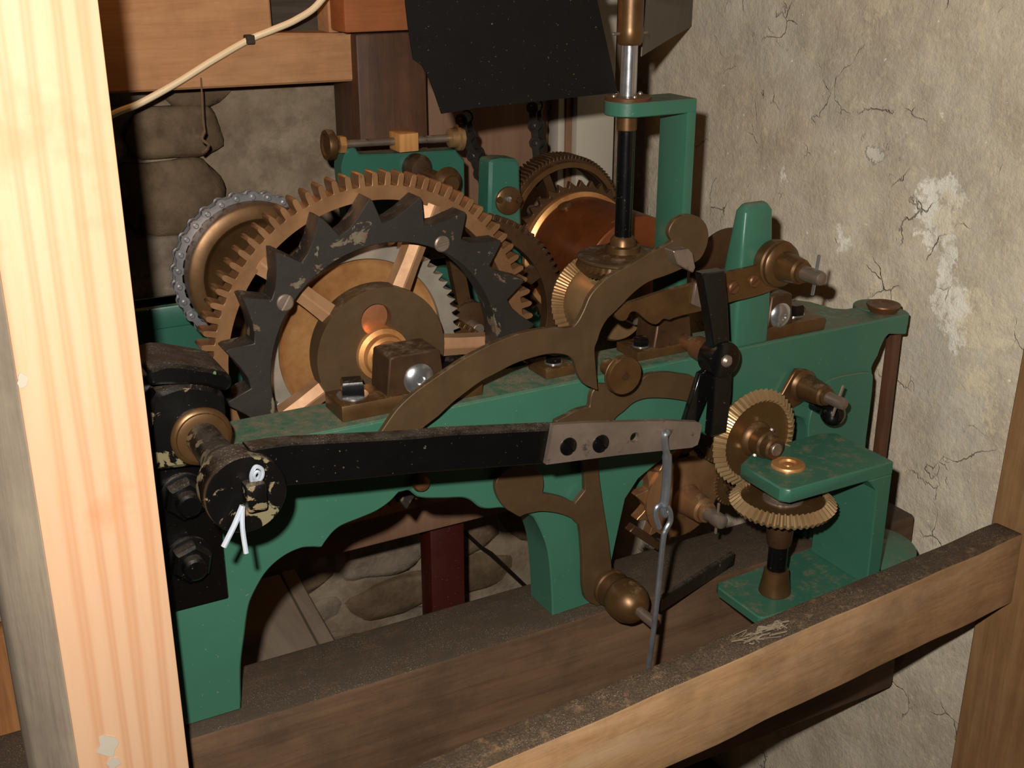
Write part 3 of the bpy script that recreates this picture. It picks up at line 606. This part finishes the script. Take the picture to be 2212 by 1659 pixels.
# rear wheel
def wheel(name, c, y0, y1, N, rt, rr, rin, spk, mat, label, hubr=.014, ph=0, arb=None, sw=.006, rim=None):
    t = thing(name, (c[0], (y0+y1)/2, c[1]-rt), label, 'gear', 'spoked brass wheels behind the front frame'); bm = B(); ring(bm, spur(N, rt, rr, ph), rin, c, y0, y1, .0004); obj('rim', bm, mat, t)
    for k in range(spk):
        a = ph+2*pi*k/spk+.4; u = Vector((cos(a), 0, sin(a))); v = Vector((-sin(a), 0, cos(a))); bm = B(); L = []
        for r in (hubr*.8, rin+.003):
            q = Vector((c[0], 0, c[1]))+u*r; L.append([bm.verts.new(q+v*s*sw+Vector((0, y, 0))) for s, y in ((-1, y0+.002), (1, y0+.002), (1, y1-.002), (-1, y1-.002))])
        for i in range(4): bm.faces.new((L[0][i], L[0][(i+1) % 4], L[1][(i+1) % 4], L[1][i]))
        bm.faces.new(L[0]); bm.faces.new(L[1]); obj('spoke', bm, mat, t)
    bm = B(); lathe(bm, (c[0], y1, c[1]), FR, [(-.004, hubr), (y1-y0+.004, hubr), (y1-y0+.006, hubr*.7), (y1-y0+.006, .001)], 24); obj('hub', bm, mat, t)
    if arb: bm = B(); lathe(bm, (c[0], arb[0], c[1]), (0, 1, 0), rodp(.008, 0, arb[1]-arb[0]), 16); obj('arbor', bm, STD, t)
    return t
w = wheel('fine_toothed_wheel', (.3085, 1.050), .405, .440, 96, .0965, .0915, .079, 4, BRD, 'fine toothed brass wheel behind the vertical black spindle', .02, 0, (.40, .50))
bm = B(); ring(bm, circ(.088), .080, (.3085, 1.050), .396, .405, .0005); obj('flange', bm, BR, w)
# barrel of copper with toothed end
cbx, cbz = .312, 1.012
cb_ = thing('copper_barrel', (cbx, .30, cbz-.1), 'copper barrel with hook toothed brass end behind the spindle', 'drum')
bm = B(); ring(bm, saw(36, .103, .094, .1, 1, .8), .03, (cbx, cbz), .378, .386, .0004); obj('ratchet_end', bm, BRD, cb_, label='hook toothed brass end plate')
bm = B(); lathe(bm, (cbx, .378, cbz), FR, [(0, .088), (.010, .089), (.012, .086), (.014, .0835)], 64); obj('end_band', bm, BRG, cb_, label='golden band at the barrel end')
bm = B(); lathe(bm, (cbx, .366, cbz), FR, [(0, .083), (.14, .083), (.142, .080), (.142, .01)], 64); obj('barrel', bm, COP, cb_)
bm = B(); c = Vector((cbx-.035, .352, cbz+.0752)); lathe(bm, c, (-.42, 0, .9), [(0, .010), (.003, .010), (.0035, .008)], 16); obj('screw', bm, BR, cb_)
# intermediate wheels seen between the standard and the great wheel
mw_ = wheel('intermediate_wheel', (.075, .980), .246, .262, 84, .140, .1335, .113, 5, BRD, 'dark brass wheel between the great wheel and the copper barrel', .03, .1, (.22, .50), .009)
wheel('pinion_wheel', (.005, .925), .20, .214, 60, .085, .079, .066, 4, BR, 'small brass wheel seen through the iron ring right of the hub', .026, .3, (.19, .50), .008)
# big flat disc behind the green standard
bd = thing('flat_disc', (.360, .10, .99), 'plain flat brown disc behind the green front standard', 'disc')
bm = B(); lathe(bm, (.360, .104, 1.046), FR, [(0, .0545), (.005, .055), (.0055, .0545), (.0055, .001)], 56); obj('plate', bm, BRD, bd)
bm = B(); lathe(bm, (.360, .24, 1.046), FR, rodp(.007, 0, .22), 16); obj('arbor', bm, STD, bd)
# ================================================================ VERTICAL SPINDLE
SX, SY = .2365, .150
G3Z = 1.060
sp = thing('vertical_spindle', (SX, SY, G3Z), 'vertical spindle, steel above and black below, ending in a toothed crown', 'shaft')
def zpx(y, x=1355): return aY(x, y, SY).z
z = [zpx(y) for y in (0, 95, 215, 280, 508, 545)]
bm = B(); lathe(bm, (SX, SY, 0), (0, 0, 1), rodp(.0098, zpx(258), 1.70), 24); obj('steel_shaft', bm, STL, sp)
bm = B(); lathe(bm, (SX, SY, 0), (0, 0, 1), rodp(.0104, z[4]-.004, zpx(275)), 24); obj('black_shaft', bm, BLKS, sp)
bm = B(); lathe(bm, (SX, SY, 0), (0, 0, 1), [(z[1]-.001, .0125), (z[1]+.002, .0145), (zpx(62), .0155), (zpx(58), .0148), (1.70, .0145)], 28); slv = obj('sleeve', bm, BR, sp)
bm = B(); lathe(bm, (SX-.024, SY, zpx(72)), (1, 0, 0), rodp(.0018, 0, .048), 8); obj('cross_pin', bm, STD, slv)
bm = B(); lathe(bm, (SX, SY, 0), (0, 0, 1), rodp(.0118, zpx(281), zpx(246)), 24); obj('lower_collar', bm, BR, sp)
bm = B(); lathe(bm, (SX, SY, 0), (0, 0, 1), [(G3Z+.012, .034), (G3Z+.0145, .031), (G3Z+.016, .0215), (G3Z+.023, .021), (G3Z+.025, .0175), (z[5]+.005, .0168), (z[4]-.004, .0155), (z[4], .0125)], 36); obj('crown_hub', bm, BR, sp)
bm = B(); bevelgear(bm, (SX, SY, G3Z), (0, 0, -1), .0560, .046, 44, .010, .0016, .0095, .0105, 0, -.001); obj('toothed_crown', bm, BR, sp, ang=20)
bm = B(); lathe(bm, (SX, SY, G3Z), (0, 0, 1), [(.004, .050), (.0085, .0555), (.0105, .0555), (.0118, .054), (.0122, .030)], 56, False); obj('crown_plate', bm, BRL, sp)
sbk = thing('spindle_bracket', (.32, .15, .99), 'tall green bent bar bracket steadying the vertical spindle', 'bracket')
ztop = aY(1356, 216, SY).z; th = .0115; xr = aY(1506, 240, .122).x
bm = B(); pts = []
for i in range(13): a = pi/2+pi*i/12; pts.append((SX+.0275*cos(a), SY+.0275*sin(a)))
pts += [(xr, SY-.0275), (xr, SY+.0275)]; prism(bm, pts, ztop-.0165, ztop, .0012, 'Z'); obj('arm', bm, G, sbk)
bm = B(); box(bm, xr-.0135, xr-.0003, SY-.0272, SY+.0272, .90, ztop-.0005, .0012); obj('column', bm, G, sbk)
bm = B(); lathe(bm, (SX, SY, ztop), (0, 0, 1), [(0, .0265), (.004, .0268), (.005, .026), (.0052, .0112)], 36); bp = obj('bearing_plate', bm, RST, sbk, label='round bronze bearing plate')
for a in (.2, 1.7, 3.2, 4.5): bm = B(); lathe(bm, (SX+.0205*cos(a), SY+.0205*sin(a), ztop+.005), (0, 0, 1), [(0, .003), (.002, .0028), (.0035, .001)], 12); obj('screw', bm, STD, bp)
# lower bevel wheel meshing with the crown
mg = thing('mitre_wheel', (SX, .18, 1.004-.056), 'brass mitre wheel on its side under the spindle crown', 'gear')
bm = B(); bevelgear(bm, (SX-.008, SY+.056, G3Z-.056), FR, .0585, .047, 44, .011, .0017, .008, .012, 0, .0); obj('gear', bm, BRT, mg, ang=20)
bm = B(); lathe(bm, (SX-.008, SY+.0465, G3Z-.056), FR, [(0, .0468), (.008, .047), (.018, .0448), (.040, .0412), (.056, .039), (.060, .036), (.062, .020), (.062, .008)], 48); obj('hub', bm, BRT, mg)
bm = B(); lathe(bm, (SX-.008, .222, G3Z-.056), FR, rodp(.008, 0, .12), 16); obj('arbor', bm, STD, mg)
# fly vanes
fl = thing('fly_vane', (SX, SY, 1.25), 'black sheet metal fly with two vanes on the vertical spindle', 'vane')
def sheet(pts, nrm, th, name, mat, lab=None):
    bm = B(); n = Vector(nrm).normalized()*th; a = [bm.verts.new(p) for p in pts]; b = [bm.verts.new(p+n) for p in pts]
    bm.faces.new(a); bm.faces.new(b)
    for i in range(len(a)): bm.faces.new((a[i], a[(i+1) % len(a)], b[(i+1) % len(a)], b[i]))
    bmesh.ops.recalc_face_normals(bm, faces=bm.faces); bmesh.ops.triangulate(bm, faces=[f for f in bm.faces if len(f.verts) > 4]); return obj(name, bm, mat, fl, lab)
d1 = Vector((.985, .17, 0)).normalized(); nv = Vector((-d1.y, d1.x, 0)); anchor = Vector((SX, SY+.004, 1.25))
def onpl(x, y, a, n): d = ray(x, y); return CAM+d*((a-CAM).dot(n)/d.dot(n))
v1 = [onpl(x, y, anchor, nv) for x, y in ((873, -60), (876, 8), (882, 60), (893, 128), (912, 142), (928, 172), (942, 210), (954, 246), (1040, 232), (1180, 217), (1334, 200), (1310, 90), (1290, 0), (1282, -60))]
sheet(v1, nv, .0012, 'vane', VANE)
d2 = Vector((.687, .727, 0)).normalized(); nv2 = Vector((-d2.y, d2.x, 0)); an2 = Vector((SX+.012, SY+.002, 1.3))
v2 = [onpl(x, y, an2, nv2) for x, y in ((1386, 122), (1450, 82), (1510, 48), (1540, 24), (1572, -4), (1600, -70), (1400, -70))]
sheet(v2, nv2, .0012, 'vane', paint('grey_sheet', lin(74, 62, 50), lin(88, 74, 60), .55, 0), 'brownish grey vane')
bm = B(); box(bm, SX-.09, SX+.06, SY-.006, SY+.006, 1.372, 1.386, .001); obj('vane_arm', bm, BLKS, fl)
# ================================================================ BLACK CRANK ON THE LEFT
KX, KZ = -.3355, 1.0215
bp = thing('crank_bearing', (-.36, -.02, .84), 'black bolted bearing plate with brass bush at the left end', 'bearing')
bm = B(); box(bm, -.44, -.3195, -.012, 0, .8385, 1.075, .002); obj('plate', bm, BLK, bp)
bm = B(); prism(bm, smooth(tr([(325, 1020), (325, 880), (340, 850), (400, 832), (470, 842), (487, 862), (489, 1000)], -.035), 4, 50), -.035, -.010, .004); obj('boss', bm, BLKC, bp)
bm = B(); prism(bm, smooth(tr([(318, 802), (365, 788), (430, 795), (488, 806), (500, 817), (500, 836), (487, 845), (436, 833), (354, 832), (322, 836)], -.04), 4, 60), -.04, .03, .003); obj('hood', bm, BLK, bp)
bm = B(); lathe(bm, (KX, -.033, KZ), FR, [(0, .027), (.004, .0275), (.006, .026), (.007, .0235), (.009, .023), (.010, .020), (.010, .014)], 40); obj('bush', bm, BR, bp, label='brass bush')
for x, y in ((405, 1085), (418, 1222)):
    c = aY(x, y, -.03); c.y = -.012; bm = B(); lathe(bm, c, FR, [(0, .022), (.004, .022), (.005, .0195)], 24); hexnut(bm, c+FR*.004, FR, .0195, .014, 6, .3); lathe(bm, c+FR*.017, FR, [(0, .0115), (.010, .0112), (.012, .009), (.012, .001)], 20); obj('stud_nut', bm, BLK, bp, label='black stud and nut')
ck = thing('crank_lever', (KX, -.10, KZ-.035), 'long black crank lever with steel end plate across the front', 'lever')
bm = B(); lathe(bm, (KX, -.03, KZ), FR, [(0, .0150), (.045, .0150), (.062, .0165), (.080, .020), (.096, .0262), (.108, .0300), (.112, .0305)], 36); obj('shaft', bm, BLKC, ck)
Yk = -.162
arm = tr([(555, 1000), (536, 972), (587, 964), (625, 959), (761, 952), (897, 945), (963, 938), (1174, 928), (1330, 922), (1330, 985), (1172, 1003), (903, 1023), (760, 1038), (614, 1051), (570, 1055)], Yk)
bm = B(); prism(bm, arm, Yk, Yk+.020, .0015); obj('arm', bm, BLK, ck)
bm = B(); lathe(bm, (KX, -.140, KZ), FR, [(0, .0325), (.022, .0335), (.0285, .0335), (.030, .0325), (.0302, .001)], 56); dsk = obj('disc', bm, BLKC, ck, label='round chipped end disc of the crank')
pl = tr([(1180, 1004), (1196, 918), (1260, 914), (1440, 909), (1508, 912), (1516, 918), (1512, 945), (1507, 961), (1495, 967), (1340, 983)], Yk-.006)
def hole(x, y, r, n=16): c = aY(x, y, Yk-.006); return [(c.x+r*cos(-2*pi*i/n), c.z+r*sin(-2*pi*i/n)) for i in range(n)]
bm = B(); prism(bm, pl, Yk-.006, Yk-.0002, 0, 'Y', [hole(1371, 945, .0052), hole(1442, 938, .0052)]); stp = obj('steel_plate', bm, STD, ck, label='bare steel end plate with two screws and two holes')
for (x, y, r) in ((1227, 964, .0088), (1297, 958, .009)): bm = B(); screw(bm, aY(x, y, Yk-.0058), FR, r, .002, 2.2); obj('screw', bm, BLK, stp)
c = aY(545, 1065, Yk-.01); bm = B(); box(bm, c.x-.0085, c.x+.0085, Yk-.024, Yk-.008, c.z-.011, c.z+.013, .003); obj('lug', bm, BLKC, dsk)
bm = B(); Y0 = Yk-.014
tube(bm, spline([aY(545, 1045, Y0), aY(543, 1025, Y0-.004), aY(552, 1008, Y0-.006), aY(566, 1014, Y0-.005), aY(566, 1030, Y0-.004), aY(553, 1045, Y0)], 6), .0017, 8); tube(bm, spline([aY(556, 1042, Y0-.002), aY(549, 1028, Y0-.005), aY(556, 1018, Y0-.006), aY(561, 1026, Y0-.005), aY(551, 1040, Y0-.002)], 5), .0013, 8)
tube(bm, [aY(524, 1092, Y0-.003), aY(506, 1135, Y0-.004), aY(483, 1181, Y0-.005)], .0024, 8); tube(bm, spline([aY(524, 1094, Y0-.003), aY(524, 1140, Y0-.006), aY(532, 1195, Y0-.010)], 4), .0021, 8)
obj('split_pin', bm, PINS, dsk, label='shiny steel split pin')
# hook and rod hanging from the lever
hk = thing('hook_rod', tuple(aY(1398, 1450, -.165)), 'thin steel hook and rod hanging from the lever end plate', 'rod'); Yh = Yk-.008
bm = B(); tube(bm, spline([aY(1442, 938, Yk+.008), aY(1441, 934, Yh-.002), aY(1436, 940, Yh-.006), aY(1436, 960, Yh-.004), aY(1441, 990, Yh-.002), aY(1440, 1040, Yh), aY(1436, 1080, Yh), aY(1432, 1100, Yh), aY(1436, 1112, Yh), aY(1444, 1098, Yh+.004)], 6), [.0036+.0012*(i > 22 and i < 40) for i in range(55)], 10); obj('hook', bm, STW, hk)
bm = B(); tube(bm, spline([aY(1424, 1140, Yh), aY(1416, 1110, Yh), aY(1421, 1094, Yh), aY(1434, 1090, Yh), aY(1446, 1103, Yh), aY(1448, 1125, Yh), aY(1438, 1145, Yh), aY(1432, 1170, Yh), aY(1420, 1290, Yh), aY(1408, 1390, Yh), aY(1396, 1470, Yh), aY(1384, 1560, Yh)], 6), .0030, 10); obj('rod', bm, STW, hk)
# ================================================================ BRASS LEVERS
LA = [(815, 945), (824, 933), (857, 886), (892, 852), (930, 824), (968, 798), (1003, 775), (1044, 753), (1085, 734), (1131, 719), (1180, 710), (1234, 708), (1247, 697), (1261, 672), (1277, 637), (1312, 601), (1364, 571), (1402, 548), (1440, 529), (1452, 521), (1445, 506), (1448, 490), (1462, 472), (1486, 464), (1510, 469), (1526, 486), (1531, 510), (1526, 535), (1514, 558), (1500, 568), (1467, 584), (1440, 595), (1402, 609), (1372, 630), (1342, 660), (1326, 676), (1312, 690), (1299, 712), (1291, 736), (1285, 753), (1287, 790), (1291, 834), (1292, 843), (1283, 840), (1262, 829), (1249, 808), (1240, 780), (1226, 768), (1193, 764), (1153, 772), (1112, 786), (1071, 807), (1039, 824), (1006, 848), (976, 872), (946, 900), (911, 928), (885, 965), (880, 990), (815, 990)]
la = thing('y_lever', tuple(aY(1240, 840, -.03)), 'long curved brass Y shaped lever with round paddle top', 'lever')
bm = B(); prism(bm, smooth(tr(LA, -.030), 4, 40), -.030, -.023, .0006); obj('lever_blade', bm, BRL, la)
bm = B(); p = tr([(1455, 543), (1466, 541), (1488, 538), (1497, 548), (1503, 578), (1498, 590), (1476, 578), (1464, 570)], -.048); prism(bm, p, -.048, -.030, .001); obj('pallet', bm, STD, la, label='dark steel pallet')
c = aY(1268, 745, -.023); bm = B(); lathe(bm, (c.x, -.023, c.z), (0, 1, 0), rodp(.010, 0, .026), 20); obj('pivot', bm, BRD, la)
LB = [(1264, 1290), (1259, 1203), (1253, 1138), (1246, 1131), (1235, 1120), (1206, 1109), (1170, 1105), (1145, 1109), (1133, 1112), (1123, 1117), (1109, 1109), (1091, 1097), (1076, 1074), (1071, 1050), (1078, 1030), (1095, 1015), (1120, 1006), (1150, 1010), (1170, 1024), (1175, 1045), (1172, 1066), (1199, 1071), (1221, 1077), (1242, 1088), (1264, 1060), (1262, 1022), (1240, 965), (1199, 925), (1201, 910), (1223, 899), (1248, 886), (1274, 879), (1279, 850), (1292, 830), (1320, 832), (1358, 838), (1384, 822), (1402, 809), (1442, 805), (1474, 809), (1503, 816), (1521, 849), (1517, 863), (1503, 872), (1474, 865), (1431, 860), (1395, 861), (1369, 870), (1348, 888), (1330, 903), (1308, 940), (1294, 1000), (1300, 1070), (1315, 1167), (1322, 1240), (1318, 1300), (1290, 1310)]
lb = thing('stem_lever', (.123, -.01, .70), 'brass lever with upright stem and round paddle, pivoting on a turned boss', 'lever')
bm = B(); prism(bm, smooth(tr(LB, -.012), 4, 40), -.012, -.0045, .0006); obj('lever_blade', bm, BRL, lb)
bm = B(); lathe(bm, (.123, -.002, .725), FR, [(0, .0195), (.010, .0200), (.012, .0225), (.016, .0228), (.018, .0215), (.033, .0222), (.035, .0240), (.041, .0248), (.054, .0242), (.063, .0205), (.070, .0140), (.073, .0090)], 44); obj('pivot_boss', bm, BR, lb)
bm = B(); lathe(bm, (.123, -.072, .725), FR, rodp(.0062, 0, .034), 18); obj('pivot_pin', bm, STD, lb)
bm = B(); p = tr([(1373, 812), (1400, 812), (1396, 830), (1372, 838)], -.0125)
ro = thing('roller', tuple(aY(1348, 830, -.045)), 'round brass roller on a short stem beside the Y lever', 'roller'); c = aY(1350, 812, -.048)
bm = B(); lathe(bm, (c.x, -.013, c.z), FR, [(0, .009), (.025, .009), (.026, .020), (.0275, .0213), (.029, .0213), (.0295, .0205), (.031, .0205), (.0315, .0213), (.034, .0213), (.036, .020), (.036, .001)], 40); obj('wheel', bm, BR, ro)
bm = B(); lathe(bm, (c.x, -.049, c.z), FR, [(0, .0045), (.0012, .0042), (.0012, .001)], 14); obj('centre', bm, BRD, ro)
# detent arm on the top right arbor
TX, TZ = .3405, 1.085
DA = [(1690, 560), (1640, 574), (1600, 583), (1567, 590), (1508, 611), (1440, 628), (1380, 648), (1345, 660), (1331, 668), (1328, 679), (1334, 690), (1345, 694), (1355, 689), (1361, 677), (1369, 673), (1380, 677), (1391, 687), (1405, 698), (1418, 701), (1426, 696), (1434, 689), (1446, 691), (1456, 687), (1486, 679), (1521, 671), (1567, 656), (1630, 641), (1673, 625), (1692, 606), (1700, 590)]
da = thing('detent_arm', (TX, -.02, TZ), 'brass hooked arm on the top right arbor crossing the black lever', 'lever')
bm = B(); prism(bm, smooth(tr(DA, -.012), 3, 50), -.012, -.005, .0006); obj('arm', bm, BR, da)
bm = B(); lathe(bm, (TX, .0, TZ), FR, [(0, .026), (.008, .0275), (.014, .0275), (.0155, .0255), (.020, .0255), (.022, .0235), (.024, .0175), (.030, .0165), (.050, .0145), (.052, .0118), (.056, .0118), (.057, .0095)], 40); obj('sleeve', bm, BR, da)
bm = B(); lathe(bm, (TX, -.05, TZ), FR, [(0, .0085), (.030, .0085), (.034, .0075), (.036, .004), (.0362, .001)], 24); ar = obj('arbor_end', bm, STD, da)
bm = B(); lathe(bm, (TX, -.0715, TZ-.022), (.12, 0, 1), rodp(.0020, 0, .046), 8); obj('cross_pin', bm, STL, ar)
for x, y in ((1583, 621), (1628, 607)): bm = B(); screw(bm, aY(x, y, -.012), FR, .0075, .004, .6); obj('screw', bm, RST, da)
bm = B(); prism(bm, tr([(1503, 612), (1521, 612), (1521, 668), (1496, 658)], -.016), -.0165, -.012, .0006); obj('wear_plate', bm, STD, da, label='bare steel wear plate')
# black crossed lever
bl = thing('crossed_lever', tuple(aY(1560, 930, -.045)), 'black painted crossed lever with round hub in front of the green standard', 'lever'); Yc = -.050
c = aY(1563, 777, Yc)
bm = B(); prism(bm, tr([(1516, 592), (1566, 584), (1573, 660), (1577, 740), (1585, 760), (1545, 772), (1541, 745), (1530, 670)], Yc), Yc, Yc+.014, .0012); obj('upper_blade', bm, BLKS, bl)
bm = B(); prism(bm, tr([(1545, 800), (1582, 800), (1580, 850), (1570, 935), (1536, 945), (1542, 870)], Yc), Yc, Yc+.013, .0012); obj('lower_blade', bm, BLKS, bl)
bm = B(); prism(bm, tr([(1512, 808), (1545, 790), (1540, 830), (1500, 925), (1478, 915)], Yc+.016), Yc+.016, Yc+.024, .001); obj('side_blade', bm, BLKS, bl)
bm = B(); lathe(bm, (c.x, Yc+.020, c.z), FR, [(0, .0205), (.018, .0215), (.023, .0205), (.0245, .017), (.0245, .001)], 36); obj('hub', bm, BLKS, bl)
bm = B(); lathe(bm, (c.x, Yc-.004, c.z), FR, [(0, .0072), (.003, .0068), (.006, .004), (.0065, .001)], 20); obj('pin_end', bm, STD, bl)
bm = B(); lathe(bm, (c.x, Yc+.020, c.z), (0, 1, 0), [(0, .0145), (.028, .0135), (.029, .0085), (.060, .0085)], 24); obj('arbor', bm, RST, bl)
# ================================================================ LOWER RIGHT TRAIN
MX, MZ = .4015, .9225
ma = thing('middle_arbor', (MX, -.02, MZ-.02), 'brass sleeve and arm with cross pin on the frame right of the upright crown wheel', 'arbor')
bm = B(); lathe(bm, (MX, .002, MZ), FR, [(0, .0195), (.010, .0205), (.012, .019), (.014, .0165), (.019, .0160), (.046, .0130), (.048, .0105), (.052, .0105), (.053, .0085)], 36); obj('sleeve', bm, BR, ma)
bm = B(); lathe(bm, (MX, -.045, MZ), FR, [(0, .0075), (.028, .0075), (.032, .0065), (.034, .001)], 20); ar = obj('arbor_end', bm, STD, ma)
bm = B(); lathe(bm, (MX-.006, -.066, MZ-.018), (.33, 0, 1), rodp(.0018, 0, .040), 8); obj('cross_pin', bm, STD, ar)
bm = B(); prism(bm, tr([(1712, 812), (1722, 798), (1748, 800), (1760, 850), (1730, 872), (1712, 882), (1698, 900), (1672, 892), (1684, 862)], -.008), -.008, -.002, .0008); obj('arm', bm, BR, ma)
bm = B(); c = aY(1799, 893, -.035); bmesh.ops.create_uvsphere(bm, u_segments=24, v_segments=16, radius=.0155, matrix=Matrix.Translation(c)); lathe(bm, c, (0, 1, 0), [(0, .008), (.034, .008)], 14); obj('black_knob', bm, BLKS, label='round black knob below the middle arbor', cat='knob')
# bevel wheels (mitre pair)
VX, VY, VZ = .300, -.098, .888
vb = thing('upright_crown_wheel', (VX, -.04, VZ-.06), 'bright brass crown wheel standing upright, facing front', 'gear')
bm = B(); bevelgear(bm, (VX, VY+.0585, VZ), FR, .0588, .0485, 48, .0105, .0030, .006, .010, 0, .005, only='dish'); obj('dish', bm, CRW, vb, ang=20)
bm = B(); bevelgear(bm, (VX, VY+.0585, VZ), FR, .0588, .0485, 48, .0105, .0030, .006, .010, 0, .005, only='teeth'); obj('tooth_ring', bm, TTH, vb, ang=20, label='bright ring of slanting teeth')
bm = B(); lathe(bm, (VX, VY+.053, VZ), FR, [(0, .022), (.003, .021), (.006, .0172), (.020, .0165), (.022, .014), (.032, .0135), (.034, .011)], 36); hb = obj('hub', bm, BR, vb)
for a in (.9, 4.0): bm = B(); lathe(bm, (VX+.016*cos(a), VY+.040, VZ+.016*sin(a)), (cos(a), 0, sin(a)), [(0, .0028), (.003, .0026), (.004, .001)], 10); obj('set_screw', bm, STL, hb)
bm = B(); lathe(bm, (VX, .05, VZ), FR, rodp(.0075, 0, .132), 20); obj('arbor', bm, STD, vb)
hb_ = thing('flat_crown_wheel', (VX, VY, .70), 'brass crown wheel lying flat on a black vertical shaft', 'gear')
bm = B(); bevelgear(bm, (VX, VY, VZ-.0595), (0, 0, 1), .0592, .0490, 48, .0095, .0030, .006, .010, 2, .004, only='dish'); obj('dish', bm, CRW, hb_, ang=20)
bm = B(); bevelgear(bm, (VX, VY, VZ-.0595), (0, 0, 1), .0592, .0490, 48, .0095, .0030, .006, .010, 2, .004, only='teeth'); obj('tooth_ring', bm, TTH, hb_, ang=20, label='bright ring of slanting teeth')
bm = B(); lathe(bm, (VX, VY, 0), (0, 0, 1), [(VZ-.058, .024), (VZ-.052, .023), (VZ-.050, .018), (VZ-.040, .017), (VZ-.039, .012), (.862, .012)], 32); obj('top_hub', bm, STD, hb_)
zc = aY(1672, 1168, VY).z
bm = B(); lathe(bm, (VX, VY, 0), (0, 0, 1), [(zc-.006, .0135), (zc, .0148), (zc+.016, .016), (VZ-.065, .0165)], 28); obj('lower_hub', bm, BRD, hb_)
bm = B(); lathe(bm, (VX, VY, 0), (0, 0, 1), rodp(.0115, .713, zc+.004), 24); obj('shaft', bm, BLKS, hb_)
bm = B(); lathe(bm, (VX, VY, .712), (0, 0, 1), [(0, .0185), (.001, .0190), (.024, .0150), (.030, .0145), (.031, .012)], 28); obj('foot_bush', bm, BR, hb_)
lk = thing('crown_wheel_bracket', (.33, -.09, .70), 'green C shaped bracket holding the flat lying crown wheel', 'bracket')
fz = [aZ(x, y, .712) for x, y in ((1548, 1268), (1638, 1336))]
bm = B(); prism(bm, [(.247, -.060), (.247, -.132), (.252, -.137), (.424, -.140), (.424, -.036), (.252, -.050)], .6995, .712, .0015, 'Z'); obj('base', bm, GL, lk)
bm = B(); prism(bm, [(.262, -.132), (.270, -.142), (.424, -.142), (.424, -.048), (.404, -.038), (.300, -.042), (.264, -.062)], .854, .871, .0018, 'Z'); obj('top_arm', bm, GL, lk)
bm = B(); prism(bm, [(.404, .7115), (.424, .7115), (.424, .8545), (.386, .8545), (.392, .849), (.402, .838)], -.1415, -.045, .0015); obj('column', bm, GL, lk)
bm = B(); lathe(bm, (.308, -.093, .871), (0, 0, 1), [(0, .0195), (.002, .0195), (.0035, .0185), (.0038, .0110), (.0015, .0095), (.0015, .0055), (.003, .005), (.003, .001)], 36); obj('bush', bm, BRG, lk, label='bright brass bush on top')
# scape-like wheels under the bevel pair
SXl, SZl = .250, .796
sw = thing('hook_tooth_wheel', (SXl, .02, SZl-.058), 'brass wheel with hooked teeth and long arbor in the right arch', 'gear')
bm = B(); ring(bm, saw(12, .064, .047, .35, -1, .7), .044, (SXl-.004, SZl+.004), .026, .040, .0005); obj('teeth', bm, RIM, sw)
bm = B(); lathe(bm, (SXl, .028, SZl), FR, [(0, .053), (.006, .0535), (.007, .050), (.0072, .030), (.010, .026), (.013, .0200), (.020, .0175), (.048, .0155), (.050, .0125), (.055, .0125), (.056, .010)], 48); obj('disc', bm, RIM, sw)
bm = B(); lathe(bm, (SXl, -.026, SZl), FR, [(0, .0092), (.024, .0092), (.029, .008), (.031, .003), (.0312, .001)], 24); ar = obj('arbor_end', bm, STD, sw)
bm = B(); lathe(bm, (SXl-.001, -.045, SZl-.019), (.05, 0, 1), rodp(.0018, 0, .040), 8); obj('cross_pin', bm, STD, ar)
bm = B(); prism(bm, tr([(1350, 1142), (1362, 1128), (1420, 1165), (1412, 1182)], .03), .02, .032, .001); obj('tail', bm, BRD, sw)
bm = B(); c = aY(1398, 1048, .05); lathe(bm, c+Vector((0, .06, 0)), FR, [(0, .014), (.075, .014), (.077, .012)], 20); obj('frame_pillar', bm, G, label='short green pillar behind the hooked teeth', cat='pillar')
wheel('small_pinion_wheel', (.330, .800), .020, .034, 40, .034, .030, .020, 4, BR, 'small brass wheel partly hidden behind the flat crown wheel', .014, .2, (.01, .06), .004)
wheel('rim_wheel', (.312, .898), .010, .022, 70, .066, .062, .052, 5, BR, 'brass wheel with plain rim behind the upright crown wheel', .014, .1, (.0, .06), .005)
bm = B(); a = Vector((.165, -.056, 0)); b = Vector((.312, -.010, 0)); n = Vector((-(b-a).y, (b-a).x, 0)).normalized()*.007
prism(bm, [(q.x, q.y) for q in (a, b, b+n, a+n)], .6995, .718, .0012, 'Z'); obj('flat_bar', bm, BLK, label='black flat bar lying on the beam right of the turned boss', cat='bar')
# lower teeth visible under the main arch
wheel('lower_wheel', (.02, .845), .30, .316, 64, .120, .113, .098, 4, BRD, 'dark brass wheel seen under the main arch', .02, .05, (.28, .50), .009)
